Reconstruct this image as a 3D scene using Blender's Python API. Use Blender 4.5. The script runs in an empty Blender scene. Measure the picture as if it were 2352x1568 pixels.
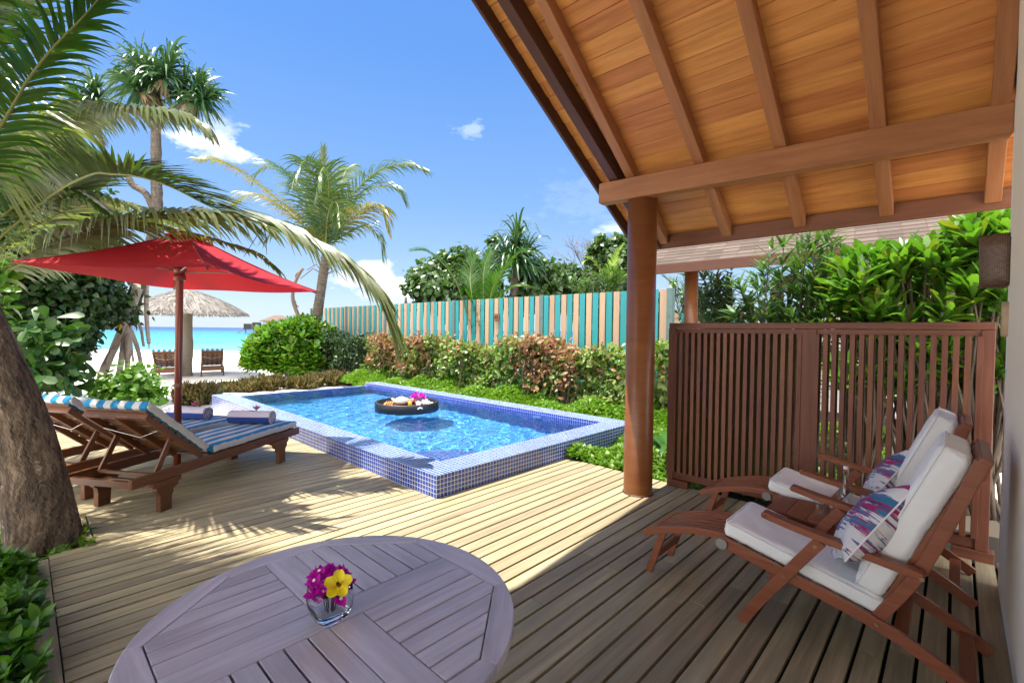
import bpy, math, random
import numpy as np
from mathutils import Vector, Matrix
random.seed(7); RNG = np.random.RandomState(11)
sc = bpy.context.scene; COL = sc.collection
rad = math.radians

# ------------------------------------------------------------------ camera survey (metres, camera above the deck at 0,0)
F = 1075.0; CX, CY, H = 1176., 784., 1.6
PITCH = math.atan((784 - 759.5) / F); ROLL = 0.0115
fw = np.array([0, math.cos(PITCH), -math.sin(PITCH)])
_r = np.array([1., 0, 0]); _u = np.cross(_r, fw)
RX = _r * math.cos(ROLL) + _u * math.sin(ROLL); UP = _u * math.cos(ROLL) - _r * math.sin(ROLL)
CAM = np.array([0, 0, H])
def ray(u, v): return fw + RX * ((u - CX) / F) - UP * ((v - CY) / F)
def W(u, v, z=0.):
    d = ray(u, v); return CAM + d * ((z - H) / d[2])
def A(u, v, D):
    d = ray(u, v); return CAM + d * (D / d[1])
ANG = rad(46.5)
E1 = np.array([math.cos(ANG), math.sin(ANG), 0]); E2 = np.array([-E1[1], E1[0], 0])
def AB(a, b, z=0.): return E1 * a + E2 * b + np.array([0, 0, z])
def toab(p): return float(p @ E1), float(p @ E2)
def px(n, D): return n / F * D

# ------------------------------------------------------------------ objects
def tag(o, label=None, cat=None, group=None, kind=None):
    if label: o['label'] = label
    if cat: o['category'] = cat
    if group: o['group'] = group
    if kind: o['kind'] = kind
    return o
def thing(name, label, cat, loc=(0, 0, 0), rz=0., group=None):
    o = bpy.data.objects.new(name, None); COL.objects.link(o)
    o.empty_display_size = .1; o.location = [float(x) for x in loc]; o.rotation_euler = (0, 0, rz)
    return tag(o, label, cat, group)
def copy_tree(o, parent=None):
    c = o.copy(); COL.objects.link(c); c.parent = parent
    for ch in list(o.children): copy_tree(ch, c)
    return c

class MB:
    def __init__(s): s.v = []; s.f = []; s.uv = []; s.mi = []; s.sm = []
    def face(s, idx, uvs, mi=0, sm=False):
        s.f.append(idx); s.uv.extend(uvs); s.mi.append(mi); s.sm.append(sm)
    def hexa(s, P, mi=0, scale=None):
        """8 points: bottom ring 0-3, top ring 4-7; uv runs along the longest edge"""
        b = len(s.v); P = [np.array(p, float) for p in P]; s.v += [tuple(p) for p in P]
        ex = [P[1] - P[0], P[3] - P[0], P[4] - P[0]]; ln = [np.linalg.norm(e) for e in ex]
        L = int(np.argmax(ln)); ax = [e / max(l, 1e-9) for e, l in zip(ex, ln)]
        ru, rv = random.uniform(0, 50), random.uniform(0, 50)
        for q, n in (((0, 3, 2, 1), 2), ((4, 5, 6, 7), 2), ((0, 1, 5, 4), 1), ((2, 3, 7, 6), 1), ((1, 2, 6, 5), 0), ((3, 0, 4, 7), 0)):
            o = [i for i in (0, 1, 2) if i != n]
            if L in o: o = [L] + [i for i in o if i != L]
            s.face([b + i for i in q], [(float((P[i] - P[0]) @ ax[o[0]]) + ru, float((P[i] - P[0]) @ ax[o[1]]) + rv + n * 3.7) for i in q], mi)
        return s
    def box(s, lo, hi, mi=0):
        (x0, y0, z0), (x1, y1, z1) = lo, hi
        return s.hexa([(x0, y0, z0), (x1, y0, z0), (x1, y1, z0), (x0, y1, z0), (x0, y0, z1), (x1, y0, z1), (x1, y1, z1), (x0, y1, z1)], mi)
    def tbox(s, lo, hi, mi=0):
        """box whose uv are the plain local metres of each face (for tiles)"""
        b = len(s.v); (x0, y0, z0), (x1, y1, z1) = lo, hi
        P = [(x0, y0, z0), (x1, y0, z0), (x1, y1, z0), (x0, y1, z0), (x0, y0, z1), (x1, y0, z1), (x1, y1, z1), (x0, y1, z1)]; s.v += P
        for q, n in (((0, 3, 2, 1), 2), ((4, 5, 6, 7), 2), ((0, 1, 5, 4), 1), ((2, 3, 7, 6), 1), ((1, 2, 6, 5), 0), ((3, 0, 4, 7), 0)):
            o = [i for i in (0, 1, 2) if i != n]
            s.face([b + i for i in q], [(P[i][o[0]], P[i][o[1]]) for i in q], mi)
        return s
    def beam(s, p0, p1, w, h, up=(0, 0, 1), mi=0):
        p0, p1 = np.array(p0, float), np.array(p1, float); d = p1 - p0; d /= np.linalg.norm(d)
        up = np.array(up, float); sd = np.cross(d, up); sd /= np.linalg.norm(sd); u = np.cross(sd, d)
        a, c = sd * w / 2, u * h / 2
        return s.hexa([p0 - a - c, p1 - a - c, p1 + a - c, p0 + a - c, p0 - a + c, p1 - a + c, p1 + a + c, p0 + a + c], mi)
    def tube(s, path, rr, n=8, mi=0, cap=True, sx=1., wob=0.):
        path = [np.array(p, float) for p in path]; m = len(path)
        if not hasattr(rr, '__len__'): rr = [rr] * m
        b = len(s.v); t0 = path[1] - path[0]; up = np.array([0, 0, 1.]) if abs(t0[2]) < .9 * np.linalg.norm(t0) else np.array([1., 0, 0]); ln = 0; lens = []
        sd = np.cross(t0, up); sd /= np.linalg.norm(sd)
        for i in range(m):
            t = path[min(i + 1, m - 1)] - path[max(i - 1, 0)]; t /= np.linalg.norm(t) + 1e-12
            sd = sd - t * (sd @ t); sd /= np.linalg.norm(sd); u = np.cross(t, sd)
            if i: ln += np.linalg.norm(path[i] - path[i - 1])
            lens.append(ln)
            for k in range(n):
                a = 2 * math.pi * k / n; r = rr[i] * (1 + wob * random.uniform(-1, 1))
                s.v.append(tuple(path[i] + sd * math.cos(a) * r * sx + u * math.sin(a) * r))
        ru = random.uniform(0, 20)
        for i in range(m - 1):
            c = 2 * math.pi * rr[i]
            for k in range(n):
                k2 = (k + 1) % n
                s.face([b + i * n + k, b + i * n + k2, b + (i + 1) * n + k2, b + (i + 1) * n + k],
                       [(lens[i] + ru, c * k / n), (lens[i] + ru, c * (k + 1) / n), (lens[i + 1] + ru, c * (k + 1) / n), (lens[i + 1] + ru, c * k / n)], mi, True)
        if cap:
            s.face([b + k for k in range(n)][::-1], [(0, 0)] * n, mi); s.face([b + (m - 1) * n + k for k in range(n)], [(0, 0)] * n, mi)
        return s
    def lathe(s, prof, n=24, c=(0, 0, 0), mi=0, sq=2., rot=0., smooth=True):
        """profile (r,z) turned about z; sq>2 gives a rounded square"""
        b = len(s.v); m = len(prof)
        for r, z in prof:
            for k in range(n):
                a = 2 * math.pi * k / n; ca, sa = math.cos(a), math.sin(a)
                q = r / (abs(ca) ** sq + abs(sa) ** sq) ** (1 / sq); x, y = q * ca, q * sa
                s.v.append((c[0] + x * math.cos(rot) - y * math.sin(rot), c[1] + x * math.sin(rot) + y * math.cos(rot), c[2] + z))
        for i in range(m - 1):
            for k in range(n):
                k2 = (k + 1) % n
                s.face([b + i * n + k, b + i * n + k2, b + (i + 1) * n + k2, b + (i + 1) * n + k],
                       [(k / n * 3, prof[i][1]), ((k + 1) / n * 3, prof[i][1]), ((k + 1) / n * 3, prof[i + 1][1]), (k / n * 3, prof[i + 1][1])], mi, smooth)
        if prof[0][0] > 1e-6: s.face([b + k for k in range(n)][::-1], [(0, 0)] * n, mi)
        if prof[-1][0] > 1e-6: s.face([b + (m - 1) * n + k for k in range(n)], [(0, 0)] * n, mi)
        return s
    def prism(s, pts, o, ax, ay, az, th, mi=0):
        """outline pts (2D) in plane o,ax,ay extruded by th along az (centred)"""
        o, ax, ay, az = [np.array(q, float) for q in (o, ax, ay, az)]; n = len(pts); b = len(s.v)
        for sg in (-.5, .5):
            for x, y in pts: s.v.append(tuple(o + ax * x + ay * y + az * th * sg))
        ru = random.uniform(0, 50)
        uv = [(x + ru, y) for x, y in pts]
        s.face([b + i for i in range(n)][::-1], uv[::-1], mi); s.face([b + n + i for i in range(n)], uv, mi)
        for i in range(n):
            j = (i + 1) % n
            s.face([b + i, b + j, b + n + j, b + n + i], [(uv[i][0], uv[i][1]), (uv[j][0], uv[j][1]), (uv[j][0], uv[j][1] + th), (uv[i][0], uv[i][1] + th)], mi)
        return s
    def grid(s, fn, nu, nv, mi=0, smooth=True, us=1., vs=1., wrap=False):
        b = len(s.v)
        for i in range(nu + 1):
            for j in range(nv + 1): s.v.append(tuple(fn(i / nu, j / nv)))
        for i in range(nu):
            for j in range(nv):
                q = [b + i * (nv + 1) + j, b + (i + 1) * (nv + 1) + j, b + (i + 1) * (nv + 1) + j + 1, b + i * (nv + 1) + j + 1]
                s.face(q, [(i / nu * us, j / nv * vs), ((i + 1) / nu * us, j / nv * vs), ((i + 1) / nu * us, (j + 1) / nv * vs), (i / nu * us, (j + 1) / nv * vs)], mi, smooth)
        return s
    def build(s, name, mats, parent=None, bevel=0, label=None, origin=None):
        me = bpy.data.meshes.new(name)
        V = np.array(s.v, float)
        if origin is not None: V = V - np.array(origin)
        me.from_pydata(V.tolist(), [], s.f)
        uvl = me.uv_layers.new(name='UVMap'); uvl.data.foreach_set('uv', np.array(s.uv, np.float32).ravel())
        for m in (mats if isinstance(mats, (list, tuple)) else [mats]): me.materials.append(m)
        me.polygons.foreach_set('material_index', s.mi); me.polygons.foreach_set('use_smooth', s.sm); me.update()
        o = bpy.data.objects.new(name, me); COL.objects.link(o)
        if origin is not None: o.location = [float(x) for x in origin]
        if parent is not None: o.parent = parent
        if label: o['label'] = label
        if bevel:
            md = o.modifiers.new('bevel', 'BEVEL'); md.width = bevel; md.segments = 2; md.limit_method = 'ANGLE'; md.angle_limit = rad(40)
        return o

# ------------------------------------------------------------------ materials
def nd(nt, t, ins=None, **props):
    n = nt.nodes.new('ShaderNode' + t)
    for k, v in props.items(): setattr(n, k, v)
    for k, v in (ins or {}).items():
        if isinstance(v, bpy.types.NodeSocket): nt.links.new(v, n.inputs[k])
        else: n.inputs[k].default_value = v
    return n
def mth(nt, op, a, b=None, c=None, clamp=False):
    ins = {0: a}
    if b is not None: ins[1] = b
    if c is not None: ins[2] = c
    return nd(nt, 'Math', ins, operation=op, use_clamp=clamp).outputs[0]
def c4(c): return (c[0], c[1], c[2], 1)
def mix(nt, f, a, b, blend='MIX'):
    n = nd(nt, 'Mix', None, data_type='RGBA', blend_type=blend)
    for k, v in ((0, f), (6, a), (7, b)):
        if isinstance(v, bpy.types.NodeSocket): nt.links.new(v, n.inputs[k])
        else: n.inputs[k].default_value = c4(v) if hasattr(v, '__len__') else v
    return n.outputs[2]
def ramp(nt, f, stops, interp='LINEAR'):
    n = nd(nt, 'ValToRGB', {0: f}); r = n.color_ramp; r.interpolation = interp
    while len(r.elements) < len(stops): r.elements.new(.5)
    for e, (p, c) in zip(r.elements, stops): e.position = p; e.color = c4(c)
    return n.outputs[0]
def newmat(name):
    m = bpy.data.materials.new(name); m.use_nodes = True
    return m, m.node_tree, m.node_tree.nodes['Principled BSDF']
def bump(nt, p, h, strength=.3, dist=.01):
    b = nd(nt, 'Bump', {'Height': h, 'Strength': strength, 'Distance': dist}); nt.links.new(b.outputs[0], p.inputs['Normal'])
def plain(name, col, rough=.5, var=.12, scale=8., bmp=.0, metal=0., sheen=0., spec=.5):
    m, nt, p = newmat(name)
    tc = nd(nt, 'TexCoord'); no = nd(nt, 'TexNoise', {'Vector': tc.outputs['Object'], 'Scale': scale, 'Detail': 4.})
    nt.links.new(mix(nt, no.outputs[0], [c * (1 - var) for c in col], [min(1, c * (1 + var)) for c in col]), p.inputs['Base Color'])
    p.inputs['Roughness'].default_value = rough; p.inputs['Metallic'].default_value = metal; p.inputs['Specular IOR Level'].default_value = spec
    if sheen: p.inputs['Sheen Weight'].default_value = sheen
    if bmp: bump(nt, p, no.outputs[0], bmp, .01)
    return m
def wood(name, dark, light, rough=.5, gx=1.6, gy=28., island=.25, stain=None, stainf=.5, bmp=.15, spec=.4):
    m, nt, p = newmat(name)
    uv = nd(nt, 'TexCoord').outputs['UV']; ge = nd(nt, 'NewGeometry')
    mp = nd(nt, 'Mapping', {'Vector': uv, 'Scale': (gx, gy, 1)})
    n1 = nd(nt, 'TexNoise', {'Vector': mp.outputs[0], 'Scale': 1., 'Detail': 5., 'Roughness': .6, 'Distortion': .4})
    mp2 = nd(nt, 'Mapping', {'Vector': uv, 'Scale': (gx * 2.5, gy * 6, 1)})
    n2 = nd(nt, 'TexNoise', {'Vector': mp2.outputs[0], 'Scale': 1., 'Detail': 3.})
    f = mth(nt, 'ADD', mth(nt, 'MULTIPLY', n1.outputs[0], .75), mth(nt, 'MULTIPLY', n2.outputs[0], .25))
    col = ramp(nt, f, [(.3, dark), (.7, light)])
    k = mth(nt, 'MULTIPLY_ADD', ge.outputs['Random Per Island'], 2 * island, 1 - island)
    hs = nd(nt, 'HueSaturation', {'Color': col, 'Value': k, 'Hue': mth(nt, 'MULTIPLY_ADD', ge.outputs['Random Per Island'], .014, .493)}).outputs[0]
    if stain:
        n3 = nd(nt, 'TexNoise', {'Vector': nd(nt, 'Mapping', {'Vector': uv, 'Scale': (1.2, 5, 1)}).outputs[0], 'Scale': 1.6, 'Detail': 4.})
        hs = mix(nt, mth(nt, 'MULTIPLY', ramp(nt, n3.outputs[0], [(.45, (0, 0, 0)), (.7, (1, 1, 1))]), stainf), hs, stain)
    nt.links.new(hs, p.inputs['Base Color']); p.inputs['Roughness'].default_value = rough; p.inputs['Specular IOR Level'].default_value = spec
    bump(nt, p, f, bmp, .004)
    return m
def tiles(name, cols, grout, pitch=.044, gap=.13, rough=.12, pale=.0):
    m, nt, p = newmat(name)
    uv = nd(nt, 'TexCoord').outputs['UV']
    sc_ = nd(nt, 'VectorMath', {0: uv, 1: (1 / pitch, 1 / pitch, 0)}, operation='MULTIPLY').outputs[0]
    fr = nd(nt, 'VectorMath', {0: sc_}, operation='FRACTION').outputs[0]; fl = nd(nt, 'VectorMath', {0: sc_}, operation='FLOOR').outputs[0]
    sx = nd(nt, 'SeparateXYZ', {0: fr})
    e = mth(nt, 'MAXIMUM', mth(nt, 'ABSOLUTE', mth(nt, 'SUBTRACT', sx.outputs[0], .5)), mth(nt, 'ABSOLUTE', mth(nt, 'SUBTRACT', sx.outputs[1], .5)))
    g = mth(nt, 'GREATER_THAN', e, .5 - gap / 2)
    wn = nd(nt, 'TexWhiteNoise', {'Vector': fl}, noise_dimensions='2D')
    col = ramp(nt, wn.outputs[0], [(i / (len(cols) - 1), c) for i, c in enumerate(cols)])
    nt.links.new(mix(nt, g, col, grout), p.inputs['Base Color'])
    nt.links.new(mth(nt, 'MULTIPLY_ADD', g, .5, rough), p.inputs['Roughness'])
    bump(nt, p, mth(nt, 'SUBTRACT', mth(nt, 'MULTIPLY', wn.outputs[0], .12), g), .25, .002)
    return m
def leafmat(name, cols, rough=.38, trans=.3, spec=.5, tint=(1.25, 1.35, .5)):
    m, nt, p = newmat(name)
    ge = nd(nt, 'NewGeometry')
    col = ramp(nt, ge.outputs['Random Per Island'], [(i / max(1, len(cols) - 1), c) for i, c in enumerate(cols)])
    nt.links.new(col, p.inputs['Base Color']); p.inputs['Roughness'].default_value = rough; p.inputs['Specular IOR Level'].default_value = spec
    tr = nd(nt, 'BsdfTranslucent', {'Color': mix(nt, 1., col, tint, 'MULTIPLY')})
    ms = nd(nt, 'MixShader', {0: trans, 1: p.outputs[0], 2: tr.outputs[0]})
    nt.links.new(ms.outputs[0], nt.nodes['Material Output'].inputs[0])
    return m
def fabric(name, col, rough=.8, trans=0., scale=300., var=.06, sheen=.12, wr=.15):
    m, nt, p = newmat(name)
    tc = nd(nt, 'TexCoord'); no = nd(nt, 'TexNoise', {'Vector': tc.outputs['Object'], 'Scale': scale, 'Detail': 2.})
    n2 = nd(nt, 'TexNoise', {'Vector': tc.outputs['Object'], 'Scale': 5., 'Detail': 3.})
    nt.links.new(mix(nt, n2.outputs[0], [c * (1 - var) for c in col], [min(1, c * (1 + var)) for c in col]), p.inputs['Base Color'])
    p.inputs['Roughness'].default_value = rough; p.inputs['Sheen Weight'].default_value = sheen
    bump(nt, p, mth(nt, 'ADD', mth(nt, 'MULTIPLY', no.outputs[0], .15), n2.outputs[0]), wr, .012)
    if trans:
        tr = nd(nt, 'BsdfTranslucent', {'Color': c4(col)})
        ms = nd(nt, 'MixShader', {0: trans, 1: p.outputs[0], 2: tr.outputs[0]}); nt.links.new(ms.outputs[0], nt.nodes['Material Output'].inputs[0])
    return m
def thinglass(name, tint=(.96, .98, .98)):
    m, nt, p = newmat(name); nt.nodes.remove(p)
    lw = nd(nt, 'LayerWeight', {'Blend': .22}); tr = nd(nt, 'BsdfTransparent', {'Color': c4(tint)}); gl = nd(nt, 'BsdfGlossy', {'Color': (1, 1, 1, 1), 'Roughness': .03})
    ms = nd(nt, 'MixShader', {0: mth(nt, 'MULTIPLY_ADD', mth(nt, 'POWER', lw.outputs['Facing'], 3.), .75, .03, clamp=True), 1: tr.outputs[0], 2: gl.outputs[0]}); nt.links.new(ms.outputs[0], nt.nodes['Material Output'].inputs[0]); return m
def glass(name, col=(1, 1, 1), ior=1.45, rough=0.):
    m, nt, p = newmat(name); p.inputs['Base Color'].default_value = c4(col); p.inputs['Transmission Weight'].default_value = 1; p.inputs['IOR'].default_value = ior; p.inputs['Roughness'].default_value = rough
    return m

DECK = wood('deck wood', (.235, .185, .10), (.49, .40, .245), .55, 1.1, 22, .2, stain=(.22, .215, .145), stainf=.55, bmp=.25)
TABLEW = wood('table wood', (.48, .445, .53), (.73, .69, .79), .34, 2.2, 40, .09, stain=(.27, .25, .31), stainf=.55, bmp=.3)
TEAK = wood('oiled teak', (.10, .036, .012), (.20, .082, .028), .42, 2., 35, .15)
CHAIRW = wood('red brown hardwood', (.20, .06, .026), (.33, .115, .052), .38, 2., 30, .1)
CEIL = wood('ceiling boards', (.42, .15, .038), (.72, .31, .088), .5, 1.3, 16, .16, bmp=.1)
RAFT = wood('rafter wood', (.29, .11, .04), (.45, .20, .08), .5, 1.5, 14, .08)
DARKW = wood('dark stained wood', (.055, .022, .014), (.115, .045, .026), .45, 2., 25, .08)
SCREENW = wood('screen wood', (.115, .038, .02), (.225, .08, .042), .5, 2., 25, .18)
PILW = wood('pillar wood', (.17, .055, .018), (.25, .092, .032), .33, .6, 8., .0, bmp=.05)
PLAST = plain('white plaster', (.90, .88, .83), .7, .03, 3., .05)
WARMLIT = plain('warm lit wall', (.86, .76, .62), .7, .04, 3., .05)
REDF = fabric('red canvas', (.43, .003, .010), .8, .14, sheen=0.)
REDP = wood('red brown pole', (.17, .035, .022), (.25, .055, .035), .35, 1, 10, .0)
WHITEF = fabric('white canvas', (.88, .88, .87), .8, wr=.55)
STEEL = plain('steel', (.5, .5, .5), .35, .05, 10, 0, 1.)
BRASS = plain('bolt metal', (.42, .28, .16), .35, .05, 10, 0, 1.)
CERAM = plain('white china', (.82, .82, .80), .2, .02)
BLACK = plain('black paint', (.02, .02, .022), .5)
TILEB = [(.012, .035, .22), (.020, .065, .36), (.035, .10, .46), (.015, .05, .30)]
TILE = tiles('cobalt mosaic', TILEB, (.62, .62, .60))
TILETOP = tiles('coping mosaic', [(.014, .055, .28), (.035, .11, .39), (.022, .08, .33), (.055, .15, .44)], (.56, .58, .60))
TILEIN = tiles('pool floor mosaic', [(.012, .16, .52), (.04, .29, .68), (.025, .22, .60), (.09, .40, .74)], (.36, .60, .76), .05, .12)
TILEWALL = tiles('pool wall mosaic', [(.010, .025, .26), (.02, .05, .40), (.015, .035, .32)], (.50, .54, .66))

# ------------------------------------------------------------------ camera, light, sky
cd = bpy.data.cameras.new('camera'); co = bpy.data.objects.new('camera', cd); COL.objects.link(co); sc.camera = co
cd.sensor_width = 36; cd.lens = F / 2352 * 36; cd.clip_start = .05; cd.clip_end = 60000
mw = Matrix.Identity(4)
for i in range(3):
    mw[i][0], mw[i][1], mw[i][2], mw[i][3] = RX[i], UP[i], -fw[i], CAM[i]
co.matrix_world = mw
SUNV = Vector((-.27, .01, 1)).normalized()
sl = bpy.data.lights.new('sun', 'SUN'); sl.energy = 4.0; sl.angle = rad(.53); sl.color = (1, .935, .82)
so = bpy.data.objects.new('sun', sl); COL.objects.link(so); so.rotation_euler = SUNV.to_track_quat('Z', 'Y').to_euler(); so.location = (-5, 2, 20)
sl.cycles.is_caustics_light = True
wd = bpy.data.worlds.new('World'); sc.world = wd; wd.use_nodes = True; nt = wd.node_tree
bg = nt.nodes['Background']
sky = nd(nt, 'TexSky', None, sky_type='NISHITA', sun_disc=False, sun_elevation=math.asin(SUNV.z), sun_rotation=rad(-90), air_density=1.0, dust_density=.4, ozone_density=2.2, altitude=0)
dirn = nd(nt, 'TexCoord').outputs['Generated']
nz = nd(nt, 'TexNoise', {'Vector': dirn, 'Scale': 9., 'Detail': 8., 'Roughness': .62})
nz2 = nd(nt, 'TexNoise', {'Vector': nd(nt, 'Mapping', {'Vector': dirn, 'Scale': (1, 1, 2.2)}).outputs[0], 'Scale': 24., 'Detail': 6., 'Roughness': .6})
def cloud(u, v, wu, wv, edge, amt):
    c = ray(u, v); c = c / np.linalg.norm(c); r_ = np.cross(c, [0, 0, 1]); r_ /= np.linalg.norm(r_); u_ = np.cross(r_, c)
    x = nd(nt, 'VectorMath', {0: dirn, 1: tuple(r_)}, operation='DOT_PRODUCT').outputs['Value']
    y = nd(nt, 'VectorMath', {0: dirn, 1: tuple(u_)}, operation='DOT_PRODUCT').outputs['Value']
    z = nd(nt, 'VectorMath', {0: dirn, 1: tuple(c)}, operation='DOT_PRODUCT').outputs['Value']
    q = mth(nt, 'SQRT', mth(nt, 'ADD', mth(nt, 'POWER', mth(nt, 'DIVIDE', x, wu / F), 2.), mth(nt, 'POWER', mth(nt, 'DIVIDE', y, wv / F), 2.)))
    m_ = mth(nt, 'ADD', mth(nt, 'SUBTRACT', 1., q), mth(nt, 'MULTIPLY', mth(nt, 'SUBTRACT', nz2.outputs[0], .5), edge))
    m_ = mth(nt, 'MULTIPLY', m_, 1.5, clamp=True)
    return mth(nt, 'MULTIPLY', mth(nt, 'MULTIPLY', m_, mth(nt, 'GREATER_THAN', z, 0.)), amt)
cl = None
for args in ((470, 325, 62, 26, 3.0, .75), (530, 352, 48, 20, 3.2, .7), (505, 290, 40, 22, 3.8, .3), (1080, 300, 40, 20, 4., .22), (870, 622, 50, 26, 2., .95), (905, 662, 75, 34, 2., .95), (800, 640, 40, 22, 3., .5),
             (1360, 460, 120, 60, 3.5, .06), (1410, 525, 50, 16, 2.5, .4)):
    k = cloud(*args); cl = k if cl is None else mth(nt, 'MAXIMUM', cl, k)
el = nd(nt, 'SeparateXYZ', {0: dirn}).outputs[2]
hz = mth(nt, 'MULTIPLY', mth(nt, 'SUBTRACT', 1., mth(nt, 'DIVIDE', mth(nt, 'ABSOLUTE', el), .16), clamp=True), mth(nt, 'MULTIPLY', nz.outputs[0], .25))
skc = nd(nt, 'HueSaturation', {'Color': sky.outputs[0], 'Saturation': 1.32, 'Hue': .512, 'Value': mth(nt, 'MULTIPLY_ADD', mth(nt, 'DIVIDE', mth(nt, 'ABSOLUTE', el), .55, clamp=True), .30, .47)}).outputs[0]
grad = ramp(nt, mth(nt, 'ABSOLUTE', el), [(0., (1.55, 1.95, 2.5)), (.10, (1.15, 1.65, 2.4)), (.25, (.72, 1.28, 2.25)), (.5, (.38, .90, 2.0)), (1., (.22, .62, 1.6))])
skc = mix(nt, .75, skc, grad)
cc = mix(nt, mth(nt, 'MAXIMUM', cl, mth(nt, 'MULTIPLY', hz, .35)), skc, (4.2, 4.35, 4.5))
# unseen bright cloud bank added behind the camera to fill the veranda shade
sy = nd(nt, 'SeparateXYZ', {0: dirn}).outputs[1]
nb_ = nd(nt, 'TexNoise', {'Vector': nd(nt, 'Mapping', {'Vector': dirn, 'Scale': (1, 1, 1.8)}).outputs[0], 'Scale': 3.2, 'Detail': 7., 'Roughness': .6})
fill_bank = mth(nt, 'MULTIPLY', mth(nt, 'MULTIPLY', mth(nt, 'SUBTRACT', mth(nt, 'MULTIPLY', sy, -1.), .12), 5., clamp=True), mth(nt, 'MULTIPLY', mth(nt, 'SUBTRACT', nb_.outputs[0], .36), 7., clamp=True))
cc = mix(nt, fill_bank, cc, (13., 12.8, 12.5))
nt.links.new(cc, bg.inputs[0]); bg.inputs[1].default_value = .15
vs = sc.view_settings; vs.view_transform = 'Standard'; vs.look = 'None'; vs.gamma = 1; vs.use_curve_mapping = False; vs.exposure = 1.5

# ------------------------------------------------------------------ ground, sea
def sand_z(x, y):
    z = -.1 - max(0., y - 20.) * .028 - max(0., -x - 60) * .03
    z += .02 * math.sin(x * 1.7 + y * .6) * math.sin(y * 1.3 - x * .4) * min(1, max(0, (y - 9) / 4))
    return max(z, -4.)
PA0, PA1, PB0, PB1, PZ = 2.71, 6.50, 3.535, 11.03, .22
avals = sorted(set([-9000, -2000, -500, -150, -60] + list(np.arange(-34, 40, 2.)) + list(np.arange(-8, 16, .75)) + [PA0 + .1, PA1 - .1] + [60, 150, 500, 2000, 9000]))
bvals = sorted(set([-9000, -2000, -500, -150, -60] + list(np.arange(-34, 70, 2.)) + list(np.arange(3, 26, .75)) + [PB0 + .1, PB1 - .1] + [80, 150, 500, 2000, 9000]))
avals = [a for a in avals if not (PA0 + .1 < a < PA1 - .1)]; bvals = [b for b in bvals if not (PB0 + .1 < b < PB1 - .1)]
m = MB()
for a in avals:
    for b in bvals:
        w_ = AB(a, b); m.v.append((w_[0], w_[1], sand_z(w_[0], w_[1])))
nb = len(bvals)
for i in range(len(avals) - 1):
    for j in range(nb - 1):
        if abs(avals[i] - PA0 - .1) < 1e-6 and abs(bvals[j] - PB0 - .1) < 1e-6: continue
        q = [i * nb + j, (i + 1) * nb + j, (i + 1) * nb + j + 1, i * nb + j + 1]
        m.face(q, [(0, 0)] * 4, 0, True)
SAND, nt, p = newmat('white coral sand')
tc = nd(nt, 'NewGeometry').outputs['Position']
n1 = nd(nt, 'TexNoise', {'Vector': tc, 'Scale': .8, 'Detail': 6.}); n2 = nd(nt, 'TexNoise', {'Vector': tc, 'Scale': 14., 'Detail': 6., 'Roughness': .7})
nt.links.new(mix(nt, mth(nt, 'ADD', mth(nt, 'MULTIPLY', n1.outputs[0], .5), mth(nt, 'MULTIPLY', n2.outputs[0], .5)), (.66, .61, .53), (.86, .82, .76)), p.inputs['Base Color'])
p.inputs['Roughness'].default_value = .9; bump(nt, p, mth(nt, 'ADD', n2.outputs[0], mth(nt, 'MULTIPLY', n1.outputs[0], 2.)), .6, .05)
tag(m.build('sand', SAND), kind='structure')

OCEAN, nt, p = newmat('lagoon water')
pos = nd(nt, 'NewGeometry').outputs['Position']; sp = nd(nt, 'SeparateXYZ', {0: pos})
ly = mth(nt, 'LOGARITHM', mth(nt, 'MAXIMUM', mth(nt, 'ADD', sp.outputs[1], mth(nt, 'MULTIPLY', sp.outputs[0], -.25)), 1.), 10.)
n1 = nd(nt, 'TexNoise', {'Vector': nd(nt, 'Mapping', {'Vector': pos, 'Scale': (.03, .09, 1)}).outputs[0], 'Scale': 1., 'Detail': 5.})
fac = mth(nt, 'DIVIDE', mth(nt, 'SUBTRACT', mth(nt, 'ADD', ly, mth(nt, 'MULTIPLY', mth(nt, 'SUBTRACT', n1.outputs[0], .5), .35)), 1.6), 1.9)
nt.links.new(ramp(nt, fac, [(0., (.36, .56, .56)), (.10, (.13, .40, .44)), (.28, (.035, .25, .32)), (.48, (.02, .17, .28)), (.56, (.010, .07, .20)), (.8, (.006, .035, .14))]), p.inputs['Base Color'])
p.inputs['Roughness'].default_value = .25; p.inputs['Specular IOR Level'].default_value = .3
n2 = nd(nt, 'TexNoise', {'Vector': nd(nt, 'Mapping', {'Vector': pos, 'Scale': (.35, 1.1, 1)}).outputs[0], 'Scale': 1., 'Detail': 5., 'Roughness': .65})
bump(nt, p, n2.outputs[0], .6, .4)
m = MB()
ys = [38, 60, 100, 200, 500, 1500, 5000, 20000]; xs = [-20000, -5000, -1500, -500, -200, -80, 0, 100, 500, 2000, 20000]
for x in xs:
    for y in ys: m.v.append((x, y, -1.0))
for i in range(len(xs) - 1):
    for j in range(len(ys) - 1):
        m.face([i * 8 + j, (i + 1) * 8 + j, (i + 1) * 8 + j + 1, i * 8 + j + 1], [(0, 0)] * 4)
tag(m.build('ocean', OCEAN), kind='structure')

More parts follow.
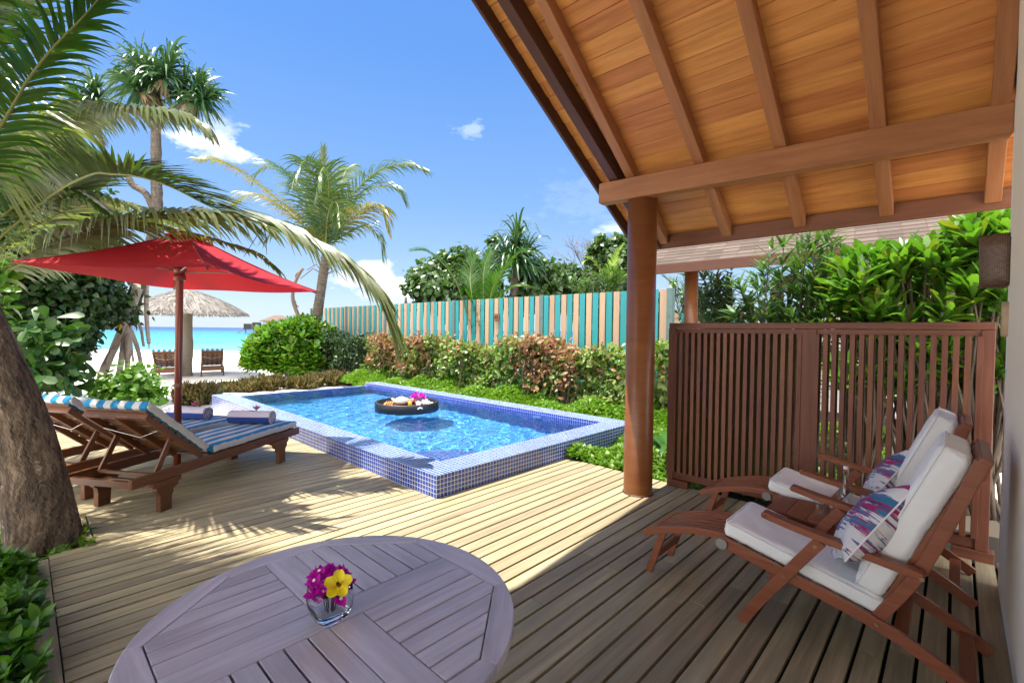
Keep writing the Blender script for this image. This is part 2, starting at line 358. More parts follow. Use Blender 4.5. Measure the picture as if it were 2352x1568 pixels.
# ------------------------------------------------------------------ deck
DA0, DA1 = .13, 4.76
m = MB(); pitch = .1145; b = -1.72
def board(a0, a1, b0, b1):
    a = a0
    while a < a1 - .01:
        e = a1 if a1 - a < 3.2 or random.random() < .35 else a + random.uniform(1.3, 3.)
        if a1 - e < .4: e = a1
        dz = random.uniform(-.0015, .0015)
        m.box((a, b0, -.032 + dz), (e - (.003 if e < a1 else 0), b1, dz)); a = e
while b < 9.75:
    b1 = b + pitch - .016
    a0 = DA0 if not (4.5 < b < 5.35) else .38
    a1 = DA1 if b1 < PB0 else PA0 - .004
    if b < PB0 < b1: a1 = PA0 - .004
    board(a0, a1, b, b1); b += pitch
m.box((DA0 - .10, -1.72, -.034), (DA0 - .005, 4.5, -.003)); m.box((.30, 4.52, -.034), (.37, 5.33, -.003)); m.box((DA0 - .10, 5.36, -.034), (DA0 - .005, 9.7, -.003))
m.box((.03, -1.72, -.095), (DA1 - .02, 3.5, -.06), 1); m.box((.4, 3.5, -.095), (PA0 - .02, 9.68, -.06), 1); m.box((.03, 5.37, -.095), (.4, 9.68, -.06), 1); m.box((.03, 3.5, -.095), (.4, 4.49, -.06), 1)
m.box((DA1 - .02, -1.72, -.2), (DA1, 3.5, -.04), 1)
dk = m.build('deck', [DECK, plain('gap shade sheet', (.012, .010, .008), .9)], bevel=.003); dk.rotation_euler = (0, 0, ANG); tag(dk, kind='structure')  # near-black sheet below the boards, shade in the gaps put into its colour

# ------------------------------------------------------------------ pool
def fbox(mb, lo, hi, mis):
    k = len(mb.f); mb.tbox(lo, hi); mb.mi[k:k + 6] = mis
LA, LB = PA1 - PA0, PB1 - PB0; c0, c1, c2 = .34, .375, .36; WATER = .150; FLOOR = -1.0; RIM = .155
pool = thing('plunge_pool', 'raised rectangular plunge pool clad in blue mosaic tiles beside the timber deck', 'pool', AB(PA0, PB0), ANG)
OUT, TOP, INN, FLR = 0, 1, 2, 3; PM = [TILE, TILETOP, TILEWALL, TILEIN]
m = MB()   # faces: bottom, top, y-, y+, x+, x-
fbox(m, (0, 0, -1.1), (c0, LB, PZ), [OUT, TOP, OUT, OUT, INN, OUT])
fbox(m, (c0, 0, -1.1), (LA - c2, c1, PZ), [OUT, TOP, OUT, INN, OUT, OUT])
fbox(m, (LA - c2, 0, -1.1), (LA, LB, PZ), [OUT, TOP, OUT, OUT, OUT, INN])
wl = m.build('coping_wall', PM, pool)
m = MB(); fbox(m, (c0, LB - .16, -1.1), (LA - c2, LB - .02, RIM), [OUT, INN, INN, OUT, OUT, OUT]); ie = m.build('infinity_edge', PM, pool)
m = MB(); m.tbox((c0, c1, -1.1), (LA - c2, LB - .16, FLOOR), 3); fl = m.build('pool_floor', PM, pool)
m = MB(); N = 14; R_ = .92; zt = -.04
pts = [(c0, c1)] + [(c0 + R_ * math.cos(math.pi / 2 * k / N), c1 + R_ * math.sin(math.pi / 2 * k / N)) for k in range(N + 1)]
bb = len(m.v); m.v += [(x, y, zt) for x, y in pts] + [(x, y, FLOOR) for x, y in pts]
m.face(list(range(N + 2)), [(x, y) for x, y in pts], 2)
for k in range(1, N + 1):
    u0, u1 = R_ * math.pi / 2 * (k - 1) / N, R_ * math.pi / 2 * k / N
    m.face([k, k + N + 2, k + N + 3, k + 1], [(u0, zt), (u0, FLOOR), (u1, FLOOR), (u1, zt)], 2)
st = m.build('corner_step', PM, pool)
WMAT, nt, p = newmat('pool water'); nt.nodes.remove(p)
g = nd(nt, 'BsdfGlass', {'Color': (.80, .95, 1., 1), 'IOR': 1.33, 'Roughness': 0.}); nt.links.new(g.outputs[0], nt.nodes['Material Output'].inputs[0])
m = MB(); NX, NY = 120, 280; wx0, wx1, wy0, wy1 = c0, LA - c2, c1, LB - .16
waves = []
for k in range(46):
    l = .07 * (6 ** RNG.rand()); th = RNG.rand() * 6.28; waves.append((math.cos(th) * 6.283 / l, math.sin(th) * 6.283 / l, RNG.rand() * 6.28, .00034 * (l / .2) ** .8))
X_, Y_ = np.meshgrid(np.linspace(wx0, wx1, NX), np.linspace(wy0, wy1, NY), indexing='ij'); Z_ = 0 * X_ + WATER
for kx, ky, ph, am in waves: Z_ += am * np.sin(kx * X_ + ky * Y_ + ph)
m.v = list(map(tuple, np.stack([X_, Y_, Z_], -1).reshape(-1, 3).tolist()))
for i in range(NX - 1):
    for j in range(NY - 1): m.face([i * NY + j, (i + 1) * NY + j, (i + 1) * NY + j + 1, i * NY + j + 1], [(0, 0)] * 4, 0, True)
wat = m.build('water', WMAT, pool)
wat.cycles.is_caustics_caster = True
for o in (wl, fl, st, ie): o.cycles.is_caustics_receiver = True
for b_ in (5.2, 8.6):
    m = MB(); m.lathe([(.0, 0), (.085, 0), (.09, .02), (.07, .035), (0, .035)], 20)
    o = m.build('underwater_light', plain('pale lens', (.75, .8, .82), .2), pool); o.location = (LA - c2 - .002, b_ - PB0, .03); o.rotation_euler = (0, rad(-90), 0)

# ------------------------------------------------------------------ the villa we stand in
HA, HB = 4.25, -.23; RIDGE = 1.2; SL = .72
def zb(a): return 3.13 - SL * (a - 4.15) if a >= RIDGE else 3.13 - SL * (RIDGE - 4.15) - SL * (RIDGE - a)
house = thing('beach_villa', 'white walled villa with a round pillar and a sloping boarded veranda roof overhead', 'house', AB(HA, HB), ANG)
OFF = (HA, HB, 0)
AE = 4.97
m = MB(); CB = .14
m.prism([(-2, -.1), (4.31, -.1), (4.31, zb(4.31) + CB), (RIDGE, zb(RIDGE) + CB), (-2, zb(-2) + CB)], (0, -.33, 0), (1, 0, 0), (0, 0, 1), (0, 1, 0), .2)
wall = m.build('wall', PLAST, house, .008)
wall.data.transform(Matrix.Translation((-HA, -HB, 0)))
m = MB(); m.box((.9, -.2305, .26), (3.74, -.205, 4.4)); o = m.build('warm_lit_panel', WARMLIT, wall, .006); o.data.transform(Matrix.Translation((-HA, -HB, 0)))  # panel added to carry the warm light on the wall as beige colour
def rake(a): return 3.02 - .075 * (a - RIDGE) if a > RIDGE else 3.02
def hb(mb, name, mat, par=house, bevel=0, label=None):
    o = mb.build(name, mat, par, bevel, label); o.data.transform(Matrix.Translation((-HA, -HB, 0))); return o
roof = None
m = MB()                                   # roof covering
for a0, a1 in ((RIDGE, AE + .06), (-3., RIDGE)):
    z0, z1 = zb(a0) + CB + .022, zb(a1) + CB + .022
    m.hexa([(a0, -1.2, z0), (a1, -1.2, z1), (a1, rake(a1) + .03, z1), (a0, rake(a0) + .03, z0), (a0, -1.2, z0 + .05), (a1, -1.2, z1 + .05), (a1, rake(a1) + .03, z1 + .05), (a0, rake(a0) + .03, z0 + .05)])
SHING = None
RB = [2.72, 2.37, 1.70, 1.06, .44, -.17]
roof = hb(m, 'roof', plain('dark roofing', (.16, .1, .075), .9))
m = MB(); ph = .118                        # ceiling boards, each span between two rafters its own boards
edges = [None] + [x for x in RB] + [-1.1]
a = AE
while a > -2.6:
    a2 = a - ph
    if not (a2 < RIDGE < a):
        for k in range(len(edges) - 1):
            e1, e0 = edges[k] or rake(a - .06) - .02, edges[k + 1]; z0, z1 = zb(a2) + CB, zb(a) + CB; g = .004
            m.hexa([(a2 + g, e0, z0 - g * SL), (a - g, e0, z1 + g * SL), (a - g, e1, z1 + g * SL), (a2 + g, e1, z0 - g * SL), (a2 + g, e0, z0 + .018), (a - g, e0, z1 + .018), (a - g, e1, z1 + .018), (a2 + g, e1, z0 + .018)])
    a = a2
hb(m, 'ceiling_boards', CEIL, roof, .0015)
for i, rb in enumerate(RB):
    for a0, a1 in ((RIDGE, AE - .05), (-2.5, RIDGE)):
        m = MB(); h = .135; w_ = .046 if i else .05; dz = 0 if i else -.05
        k0, k1 = (0, 0) if i else (rake(a0) - 3.0, rake(a1) - 3.0)
        m.hexa([(a, rb + k + s * w_, zb(a) + z) for z in (dz, h) for a, k, s in ((a0, k0, -1), (a1, k1, -1), (a1, k1, 1), (a0, k0, 1))])
        hb(m, 'rafter', RAFT if i else DARKW, roof, .006, None if i else 'dark stained rafter at the open edge of the roof')
for a0, a1 in ((RIDGE, AE + .05), (-2.5, RIDGE)):
    m = MB(); h = .16
    m.hexa([(a, rake(a) + q, zb(a) + dz) for dz in (0, h) for a, q in ((a0, -.02), (a1, -.02), (a1, .01), (a0, .01))])
    hb(m, 'barge_board', DARKW, roof, .004)
FASC = wood('brown fascia board', (.15, .055, .024), (.25, .10, .045), .5, 1.5, 14, .05)
m = MB(); m.box((AE - .035, -1.1, zb(AE) - .01), (AE, rake(AE) - .02, zb(AE) + .135)); hb(m, 'fascia', FASC, roof, .005)
m = MB(); p0, p1 = np.array([4.14, 2.68, 3.005]), np.array([4.33, -.225, 2.965]); m.beam(p0, p1, .13, .20); hb(m, 'beam', RAFT, house, .008)
m = MB(); m.lathe([(.14, 0), (.14, .006), (.14, 2.93)], 48, (4.25, 2.275, 0)); m.lathe([(.15, 0), (.15, .008), (.141, .012)], 48, (4.25, 2.275, 0), 1); hb(m, 'pillar', [PILW, DARKW], house)

# things fixed to its wall
lamp = thing('wall_lamp', 'woven cane wall lamp with a half round shade on the white wall', 'lamp', AB(4.10, HB, 1.9), ANG)
m = MB(); m.grid(lambda u, v: (.085 * math.cos(math.pi * u) * (1 - .06 * v), .012 + .125 * math.sin(math.pi * u) * (1 - .06 * v), .31 * (1 - v)), 20, 4, us=.42, vs=.31)
CANE, nt, p = newmat('woven cane'); uv = nd(nt, 'TexCoord').outputs['UV']
br = nd(nt, 'TexBrick', {'Vector': uv, 'Scale': 1., 'Brick Width': .022, 'Row Height': .007, 'Mortar Size': .0016, 'Color1': (.16, .09, .052, 1), 'Color2': (.27, .165, .10, 1), 'Mortar': (.03, .016, .01, 1)})
nt.links.new(br.outputs[0], p.inputs['Base Color']); p.inputs['Roughness'].default_value = .5; bump(nt, p, br.outputs['Fac'], -.6, .004)
o = m.build('shade', CANE, lamp); md = o.modifiers.new('t', 'SOLIDIFY'); md.thickness = .006
for z in (.0, .302):
    m = MB(); m.tube([(.087 * math.cos(math.pi * k / 14), .012 + .127 * math.sin(math.pi * k / 14), z + .004) for k in range(15)], .006, 6); m.build('rim', DARKW, lamp)
m = MB(); m.box((-.05, 0, .02), (.05, .014, .29)); m.build('back_plate', BLACK, lamp)
sg = thing('wall_plaque', 'pale oval wooden plaque standing off the white wall below the cane lamp', 'plaque', AB(4.10, HB, 1.60), ANG)
m = MB(); pts = [(.062 * math.cos(t), .105 + .105 * math.sin(t)) for t in np.linspace(0, 2 * math.pi, 28)[:-1]]
m.prism(pts, (0, .020, 0), (1, 0, 0), (0, 0, 1), (0, 1, 0), .03); m.build('face', plain('pale slice wood', (.50, .36, .22), .6, .15, 20), sg, .004)
m = MB(); m.box((-.02, 0, .07), (.02, .005, .14)); m.build('spacer', DARKW, sg)
sg = thing('wall_switch', 'small white switch plate low on the white wall', 'switch', AB(4.04, HB, 1.32), ANG)
m = MB(); m.box((-.035, 0, 0), (.035, .008, .115)); m.build('plate', plain('switch plastic', (.70, .74, .82), .4), sg, .002); m = MB(); m.box((-.012, .008, .03), (.012, .013, .085)); m.build('rocker', plain('rocker', (.45, .5, .65), .4), sg, .002)

# ------------------------------------------------------------------ slatted screen
scr = thing('privacy_screen', 'dark brown timber privacy screen of upright louvres behind the deck chairs', 'screen', AB(4.73, 0), ANG)
ST = 1.70; b0, b1, bm = -.20, 2.185, .985
m = MB(); m.box((-.035, b0, ST - .055), (.035, b1, ST)); m.build('top_rail', SCREENW, scr, .004)
m = MB(); m.box((-.03, b0, .08), (.03, b1, .155)); m.build('bottom_rail', SCREENW, scr, .004)
for x, w_ in ((b1 - .035, .07), (bm - .06, .12), (b0 + .035, .07)):
    m = MB(); m.box((-.045, x - w_ / 2, .075), (.033, x + w_ / 2, ST - .056)); m.build('stile', SCREENW, scr, .004)
for lo, hi in ((bm + .005, b1 - .075), (b0 + .075, bm - .125)):
    m = MB(); n = int(round((hi - lo) / .062))
    for k in range(n + 1):
        y = lo + (hi - lo) * k / n; m.box((-.055, y - .017, .156), (.055, y + .017, ST - .1))
    m.box((-.028, lo - .01, ST - .1), (.028, hi + .01, ST - .058)); m.build('louvre_panel', SCREENW, scr, .0015)
for y in (b1 - .12, b0 + .08):
    m = MB(); m.box((-.05, y - .11, 0), (.05, y + .11, .074)); m.build('foot', SCREENW, scr, .004)

# ------------------------------------------------------------------ fences
TEAL = wood('teal paint', (.02, .22, .235), (.032, .285, .295), .55, 1, 20, .12, bmp=.05); TAN = wood('tan paint', (.37, .245, .155), (.48, .33, .215), .6, 1, 20, .1, bmp=.05)
POST = plain('grey green post', (.10, .16, .15), .7, .2, 12); BACK = plain('fence backing', (.05, .06, .05), .8)
def fence(label, a, bs, top, pitch, z0=-.1, backing=True):
    r = thing('picket_fence', label, 'fence', AB(a, bs[0], z0), ANG)
    for i in range(len(bs) - 1):
        m = MB(); y0, y1 = 0., 0.; L0, L1 = bs[i] - bs[0], bs[i + 1] - bs[0]; n = max(2, int(round((L1 - L0 - .1) / pitch))); k0 = random.randint(0, 1)
        for k in range(n):
            y = L0 + .05 + (k + .5) * (L1 - L0 - .1) / n; t = top - z0 + random.uniform(-.002, .002)
            ax = -.012 if (k + k0) % 2 else -.004
            m.box((ax - .02, y - pitch * .395, .05), (ax, y + pitch * .395, t), (k + k0) % 2)
        for z in (.3, 1.25, top - z0 - .25): m.box((.002, L0, z), (.045, L1, z + .09), 2)
        if backing:
            for k in range(n):
                y = L0 + .05 + (k + 1) * (L1 - L0 - .1) / n; m.box((.047, y - pitch * .25, .05), (.06, y + pitch * .25, top - z0 - .04), 2)
        m.build('picket_panel', [TAN, TEAL, BACK], r, .002)
    for b_ in bs:
        m = MB(); y = b_ - bs[0]; m.box((-.052, y - .055, 0), (.06, y + .055, top - z0 + .012))
        for z in (1.0, 1.5, 2.0):
            m.box((-.062, y - .012, z), (-.052, y + .004, z + .03))
        m.build('post', POST, r, .004)
    return r
fence('long picket fence of alternating teal and tan boards behind the hedge', 8.2, [3.80, 6.84, 9.95, 13.43, 16.04, 19.0], 2.40, .168)
fence('distant teal and tan picket fence seen past the brown slatted screen', 13.4, [-3.5, .5, 3.2, 5.2, 8.2], 2.22, .168, backing=False)
q = ray(1142, 728); t = (8.2 - .034) / (q @ E1); q = CAM + q * t
sg = thing('fence_sign', 'small square brown notice board screwed to the teal and tan fence', 'sign', q, ANG)
m = MB(); m.box((-.03, -.085, -.085), (0, .085, .085)); sb = m.build('board', wood('sign wood', (.16, .07, .03), (.27, .14, .06), .6, 3, 30, 0), sg, .003)
m = MB()
m.lathe([(.024, 0), (.03, 0), (.03, .003), (.024, .003)], 18, (0, 0, 0))
o = m.build('round_emblem', plain('dark carved mark', (.06, .02, .01), .7), sg); o.location = (-.031, .045, .0); o.rotation_euler = (0, rad(-90), 0)
m = MB()
for row, zz in enumerate((.022, -.024)):
    for k in range(6):
        y = .012 - k * .0145; h = random.uniform(.014, .024); m.box((-.034, y - .0045, zz - h / 2), (-.0305, y + .0045, zz + h / 2))
m.box((-.033, -.07, -.058), (-.0305, .06, -.054)); m.build('lettering', plain('dark carved letters', (.06, .02, .01), .7), sg)

# ------------------------------------------------------------------ neighbouring villa
NA = 9.4; DARKW2 = wood('brown fascia', (.075, .027, .013), (.12, .045, .022), .5, 2., 20, .05)
nbh = thing('neighbour_villa', 'neighbouring villa with a brown shingled roof behind the fence and shrubs', 'house', AB(NA, 4.9), ANG)
SH, nt, p = newmat('brown shingles'); uv = nd(nt, 'TexCoord').outputs['UV']
br = nd(nt, 'TexBrick', {'Vector': uv, 'Scale': 1., 'Brick Width': .30, 'Row Height': .14, 'Mortar Size': .008, 'Color1': (.05, .034, .025, 1), 'Color2': (.105, .077, .06, 1), 'Mortar': (.07, .04, .03, 1), 'Bias': .1})
no = nd(nt, 'TexNoise', {'Vector': uv, 'Scale': 60., 'Detail': 3.}); nt.links.new(mix(nt, .35, br.outputs[0], no.outputs[0], 'OVERLAY'), p.inputs['Base Color']); p.inputs['Roughness'].default_value = .9
bump(nt, p, br.outputs['Fac'], -.6, .02)
zE = 3.10; sl_ = .60; Lh = 9.5
def nroof(u, v): return (-.15 + 4.2 * v, .12 - (Lh + .12) * u, zE + sl_ * (4.2 * v - .15))
m = MB()
for k in range(30):                         # shingle courses, each lapping the one below
    x0, x1 = -.15 + k * .14, -.15 + (k + 1) * .14 + .03
    z0, z1 = zE + sl_ * x0 + .012, zE + sl_ * x1
    bb = len(m.v); m.v += [(x0, .12, z0), (x1, .12, z1), (x1, -Lh, z1), (x0, -Lh, z0), (x0, .12, z0 - .014), (x0, -Lh, z0 - .014)]
    m.face([bb, bb + 3, bb + 2, bb + 1], [(0 + k * .17, k * .14), (Lh + k * .17, k * .14), (Lh + k * .17, k * .14 + .139), (k * .17, k * .14 + .139)]); m.face([bb, bb + 4, bb + 5, bb + 3], [(0, 0)] * 4)
nr = m.build('roof', SH, nbh)
m = MB(); m.hexa([(-.13, .1, zE - .13), (4, .1, zE + sl_ * 4 - .05), (4, -Lh, zE + sl_ * 4 - .05), (-.13, -Lh, zE - .13), (-.13, .1, zE - .11), (4, .1, zE + sl_ * 4 - .02), (4, -Lh, zE + sl_ * 4 - .02), (-.13, -Lh, zE - .11)]); m.build('soffit', CEIL, nr)
m = MB(); m.box((-.17, -Lh, zE - .28), (-.135, .11, zE - .085)); m.build('fascia', DARKW2, nr, .004)
for y in (-.75, -5.2):
    m = MB(); m.lathe([(.14, -.1), (.14, zE - .05)], 24, (.55, y, 0)); m.build('pillar', PILW, nbh)
m = MB(); m.beam((.55, .0, zE + .0), (.55, -Lh, zE + .0), .12, .18); m.build('beam', RAFT, nbh, .005)
m = MB(); m.box((2.6, -Lh, -.1), (2.8, -2.6, 4.4)); nw = m.build('wall', PLAST, nbh)
m = MB(); m.box((2.56, -6.2, -.05), (2.61, -4.6, 2.3)); m.build('door', plain('dark glass', (.03, .04, .05), .1), nw)
m = MB(); m.beam((.6, -2.3, 2.55), (3.6, -2.3, 2.55), .1, .16); m.beam((.6, -2.3, 2.62), (.6, -4.6, 2.62), .1, .16); m.lathe([(.12, -.1), (.12, 2.47)], 20, (.75, -2.35, 0)); m.build('porch_frame', DARKW, nbh)

# ------------------------------------------------------------------ round table
TC = np.array([-.5315, 1.4365]); TZ = .72
tb = thing('round_table', 'round weathered timber table with slatted top in the foreground shade', 'table', (TC[0], TC[1], 0), ANG)
def clip(poly, nx, ny, d):      # keep x*nx+y*ny<=d
    out = []
    for i in range(len(poly)):
        p, q = poly[i], poly[(i + 1) % len(poly)]; a, b = p[0] * nx + p[1] * ny - d, q[0] * nx + q[1] * ny - d
        if a <= 0: out.append(p)
        if a * b < 0: t = a / (a - b); out.append((p[0] + (q[0] - p[0]) * t, p[1] + (q[1] - p[1]) * t))
    return out
OCT = [(.45, .15), (.45, -.15), (.45, -.235), (.17, -.47), (-.17, -.47), (-.45, -.235), (-.45, .235), (-.17, .47), (.17, .47), (.45, .235)]
OCTV = [(.45, .235), (.17, .47), (-.17, .47), (-.45, .235), (-.45, -.235), (-.17, -.47), (.17, -.47), (.45, -.235)]
R0 = .548
def rim_pt(v):
    l = math.hypot(*v); return (v[0] / l * R0, v[1] / l * R0)
m = MB()
def slab(mb, pts, along, z0=TZ - .028, z1=TZ):
    """a plank of outline pts whose grain runs along unit vector along"""
    if len(pts) < 3: return
    n = len(pts); b = len(mb.v); ru = random.uniform(0, 50)
    for z in (z0, z1):
        for x, y in pts: mb.v.append((x, y, z))
    uv = [(x * along[0] + y * along[1] + ru, -x * along[1] + y * along[0] + ru) for x, y in pts]
    mb.face([b + i for i in range(n)][::-1], uv[::-1]); mb.face([b + n + i for i in range(n)], uv)
    for i in range(n):
        j = (i + 1) % n; mb.face([b + i, b + j, b + n + j, b + n + i], [uv[i], uv[j], uv[j], uv[i]])
for i in range(8):
    v0, v1 = OCTV[i], OCTV[(i + 1) % 8]; r0, r1 = rim_pt(v0), rim_pt(v1); a0, a1 = math.atan2(r0[1], r0[0]), math.atan2(r1[1], r1[0])
    if a1 < a0: a1 += 2 * math.pi
    arc = [(R0 * math.cos(a0 + (a1 - a0) * k / 10), R0 * math.sin(a0 + (a1 - a0) * k / 10)) for k in range(11)]
    g = .0012; d = (v1[0] - v0[0], v1[1] - v0[1]); l = math.hypot(*d)
    slab(m, [v0] + arc + [v1], (d[0] / l, d[1] / l), TZ - .032)
m.build('rim', TABLEW, tb, .003)
HW = .052; G = .0034; inner = [(x * .991, y * .991) for x, y in OCTV]
m = MB()
bar = clip(clip(inner, 0, 1, HW), 0, -1, HW); slab(m, bar, (1, 0))
for s in (1, -1): slab(m, clip(clip(clip(inner, 1, 0, HW), -1, 0, HW), 0, -s, -HW - G), (0, 1))
m.build('cross_bar', TABLEW, tb, .002)
for sx, sy, along in ((-1, 1, 0), (1, 1, 1), (1, -1, 0), (-1, -1, 1)):
    m = MB(); base = clip(clip(inner, -sx, 0, -HW - G), 0, -sy, -HW - G); n = 6 if along == 0 else 6; tot = (.47 if along == 0 else .45) - HW - G
    for k in range(n):
        lo, hi = HW + G + tot * k / n, HW + G + tot * (k + 1) / n - .0065
        if along == 0: q = clip(clip(base, 0, sy, hi), 0, -sy, -lo); slab(m, q, (1, 0))
        else: q = clip(clip(base, sx, 0, hi), -sx, 0, -lo); slab(m, q, (0, 1))
    m.build('slat_panel', TABLEW, tb, .0018)
m = MB(); m.lathe([(.40, TZ - .12), (.42, TZ - .12), (.42, TZ - .034), (.40, TZ - .034)], 40); m.lathe([(.0, TZ - .06), (.44, TZ - .06), (.44, TZ - .036), (0, TZ - .036)], 40); m.build('apron', DARKW, tb)
for k in range(4):
    m = MB(); a = math.pi / 4 + k * math.pi / 2; m.beam((.36 * math.cos(a), .36 * math.sin(a), 0), (.33 * math.cos(a), .33 * math.sin(a), TZ - .04), .06, .06, (math.cos(a), math.sin(a), 0)); m.build('leg', TABLEW, tb, .006)

# vase and its flowers
VG = glass('thick clear glass', (.98, .99, .99), 1.45); GL = thinglass('clear glass'); WATERG = thinglass('drinking water', (.93, .96, .97))
vp = W(758, 1419, TZ)
vase = thing('glass_vase', 'square shouldered clear glass tumbler used as a vase on the round table', 'vase', vp, ANG)
m = MB(); m.lathe([(.0, .001), (.040, .001), (.046, .012), (.056, .04), (.059, .065), (.056, .095), (.0545, .104), (.0525, .104), (.054, .09), (.0555, .065), (.052, .04), (.043, .022), (.0, .019)], 48, sq=4.5)
m.build('glass_body', VG, vase); m = MB(); m.lathe([(.0, .0192), (.0425, .0225), (.0515, .04), (.053, .052), (0, .052)], 48, sq=4.5); m.build('water', WATERG, vase)
MAGENTA = leafmat('bougainvillea bract', [(.55, .01, .42), (.70, .02, .52), (.48, .008, .38)], .5, .35, .3, (1, .6, 1.1)); YELLOW = leafmat('yellow petal', [(.85, .70, .015), (.90, .76, .03)], .5, .25, .3, (1, .9, .3))
STEM = plain('dark green stem', (.03, .05, .015), .6); CREAM = plain('cream floret', (.75, .72, .60), .6)
def petal(mb, c, d, n, L, Wd, cup=.25, mi=0, tipw=0., seg=5):
    """one bent pointed petal from c along d with face normal n"""
    c, d, n = [np.array(q, float) for q in (c, d, n)]; d /= np.linalg.norm(d); n -= d * (n @ d); n /= np.linalg.norm(n); s = np.cross(d, n)
    def fn(u, v):
        w = math.sin(math.pi * min(1, (u * .93 + .04) ** .8)) * Wd / 2 + tipw * Wd * u * .5; x = (v - .5) * 2
        return c + d * L * u + s * x * w + n * (cup * L * u * u + .35 * w * x * x)
    mb.grid(fn, seg, 4, mi)
def bract(mb, c, ax, size, seed):
    rs = np.random.RandomState(seed); ax = np.array(ax, float); ax /= np.linalg.norm(ax); t = np.cross(ax, [.3, .2, .9]); t /= np.linalg.norm(t); q = np.cross(ax, t)
    for k in range(3):
        a = 2.094 * k + rs.rand(); d = ax * .75 + (t * math.cos(a) + q * math.sin(a)) * .8
        petal(mb, c, d, ax, size * rs.uniform(.85, 1.15), size * .85, .12)
def bougain(name, label, loc, n, size, spread, hgt, zc, group=None, seed=3):
    r = thing(name, label, 'flowers', loc, ANG, group); rs = np.random.RandomState(seed); m = MB(); fl_ = MB(); stm = MB()
    for k in range(n):
        a = rs.rand() * 6.28; rr = spread * math.sqrt(rs.rand()); c = np.array([rr * math.cos(a), rr * math.sin(a), zc + hgt * rs.rand() * (1 - .5 * rr / spread)]); ax = np.array([c[0] * 1.2, c[1] * 1.2, .6 * spread + .01]) + rs.randn(3) * .01
        bract(m, c, ax, size, seed * 100 + k)
        if k % 2 == 0:
            axn = ax / np.linalg.norm(ax); e = c + axn * size * .75
            for j in range(5):
                aa = j * 1.257; t = np.cross(axn, [.1, .9, .3]); t /= np.linalg.norm(t); q = np.cross(axn, t); petal(fl_, e, t * math.cos(aa) + q * math.sin(aa), axn, size * .17, size * .16, .1, seg=2)
        if k % 3 == 0: stm.tube([c, c * [.5, .5, .75], (c[0] * .3, c[1] * .3, .024)], .0013, 5)
    m.build('bracts', MAGENTA, r); fl_.build('floret', CREAM, r); stm.build('stem', STEM, r)
    return r
bougain('bougainvillea_sprig', 'magenta bougainvillea sprig standing in the glass tumbler on the round table', vp, 34, .034, .052, .085, .075, seed=5)
yf = thing('yellow_flower', 'yellow trumpet flower leaning over the rim of the glass tumbler', 'flower', vp + np.array([.046, -.058, .138]), 0)
m = MB(); axf = np.array([.08, -.62, .62]); axf /= np.linalg.norm(axf); t_ = np.array([1., .1, 0]); t_ -= axf * (t_ @ axf); t_ /= np.linalg.norm(t_); q_ = np.cross(axf, t_)
for k in range(5):
    a = k * 1.257 + .4; rd = t_ * math.cos(a) + q_ * math.sin(a); petal(m, -axf * .012 + rd * .006, rd * .95 + axf * .42, axf, .036, .030, -.10, 0, .5)
m.build('petal', YELLOW, yf)
m = MB(); m.tube([-axf * .03, -axf * .012, axf * .004], [.002, .004, .0055], 10, cap=False); m.build('throat', plain('ochre throat', (.35, .17, .01), .6), yf)
m = MB(); m.tube([-axf * .028, np.array([-.015, .02, -.07]), np.array([-.026, .032, -.098])], .0016, 5); m.build('stem', STEM, yf)

# ------------------------------------------------------------------ steamer chairs
def strip(path, w):
    P = [np.array(p, float) for p in path]; L, R = [], []
    for i in range(len(P)):
        t = P[min(i + 1, len(P) - 1)] - P[max(i - 1, 0)]; t /= np.linalg.norm(t); n = np.array([-t[1], t[0]]) * w / 2; L.append(tuple(P[i] + n)); R.append(tuple(P[i] - n))
    return L + R[::-1]
def curve(pts, n=5):
    P = [np.array(p, float) for p in pts]; out = []
    for i in range(len(P) - 1):
        p0, p1, p2, p3 = P[max(i - 1, 0)], P[i], P[i + 1], P[min(i + 2, len(P) - 1)]
        for k in range(n):
            t = k / n; out.append(.5 * (2 * p1 + (p2 - p0) * t + (2 * p0 - 5 * p1 + 4 * p2 - p3) * t * t + (3 * p1 - p0 - 3 * p2 + p3) * t ** 3))
    return out + [P[-1]]
SZ = ((0, 0, 0), (1, 0, 0), (0, 0, 1), (0, 1, 0))
def side(mb, pts, y, th): mb.prism(pts, (0, y, 0), (1, 0, 0), (0, 0, 1), (0, 1, 0), th)
def cushion(mb, c, ax, ay, az, sx, sy, sz, r=.03, puff=.012, seed=0, n=12):
    c, ax, ay, az = [np.array(q, float) for q in (c, ax, ay, az)]; h = np.array([sx, sy, sz]) / 2; rs = np.random.RandomState(seed); ph = rs.rand(8) * 6.28
    def put(q):
        q = np.array(q) * h; inn = np.clip(q, -(h - r), h - r); d = q - inn; l = np.linalg.norm(d); p = inn + (d / l * r if l > 1e-9 else 0)
        x, y = q[0] / h[0], q[1] / h[1]
        w = (1 - x ** 4) * (1 - y ** 4); p = p + np.array([0, 0, math.copysign(puff * w, q[2]) if abs(q[2]) > h[2] * .5 else 0])
        p = p + np.array([0, .0045 * math.sin(x * 31 + ph[0] + 2 * math.sin(3 * q[2] / h[2])) * (abs(y) > .85), .0035 * math.sin(9 * x + ph[1] + 2 * y) * math.sin(5 * y + ph[2] + 3 * x)])
        return c + ax * p[0] + ay * p[1] + az * p[2]
    f = lambda s: math.sin((s - .5) * math.pi)         # denser near the rims
    for k in range(3):
        for sg in (-1, 1):
            i, j = (k + 1) % 3, (k + 2) % 3
            def fn(u, v, k=k, sg=sg, i=i, j=j):
                q = [0, 0, 0]; q[k] = sg; q[i] = f(u) * sg; q[j] = f(v); return put(q)
            mb.grid(fn, n * 3, n * 2)
    return mb
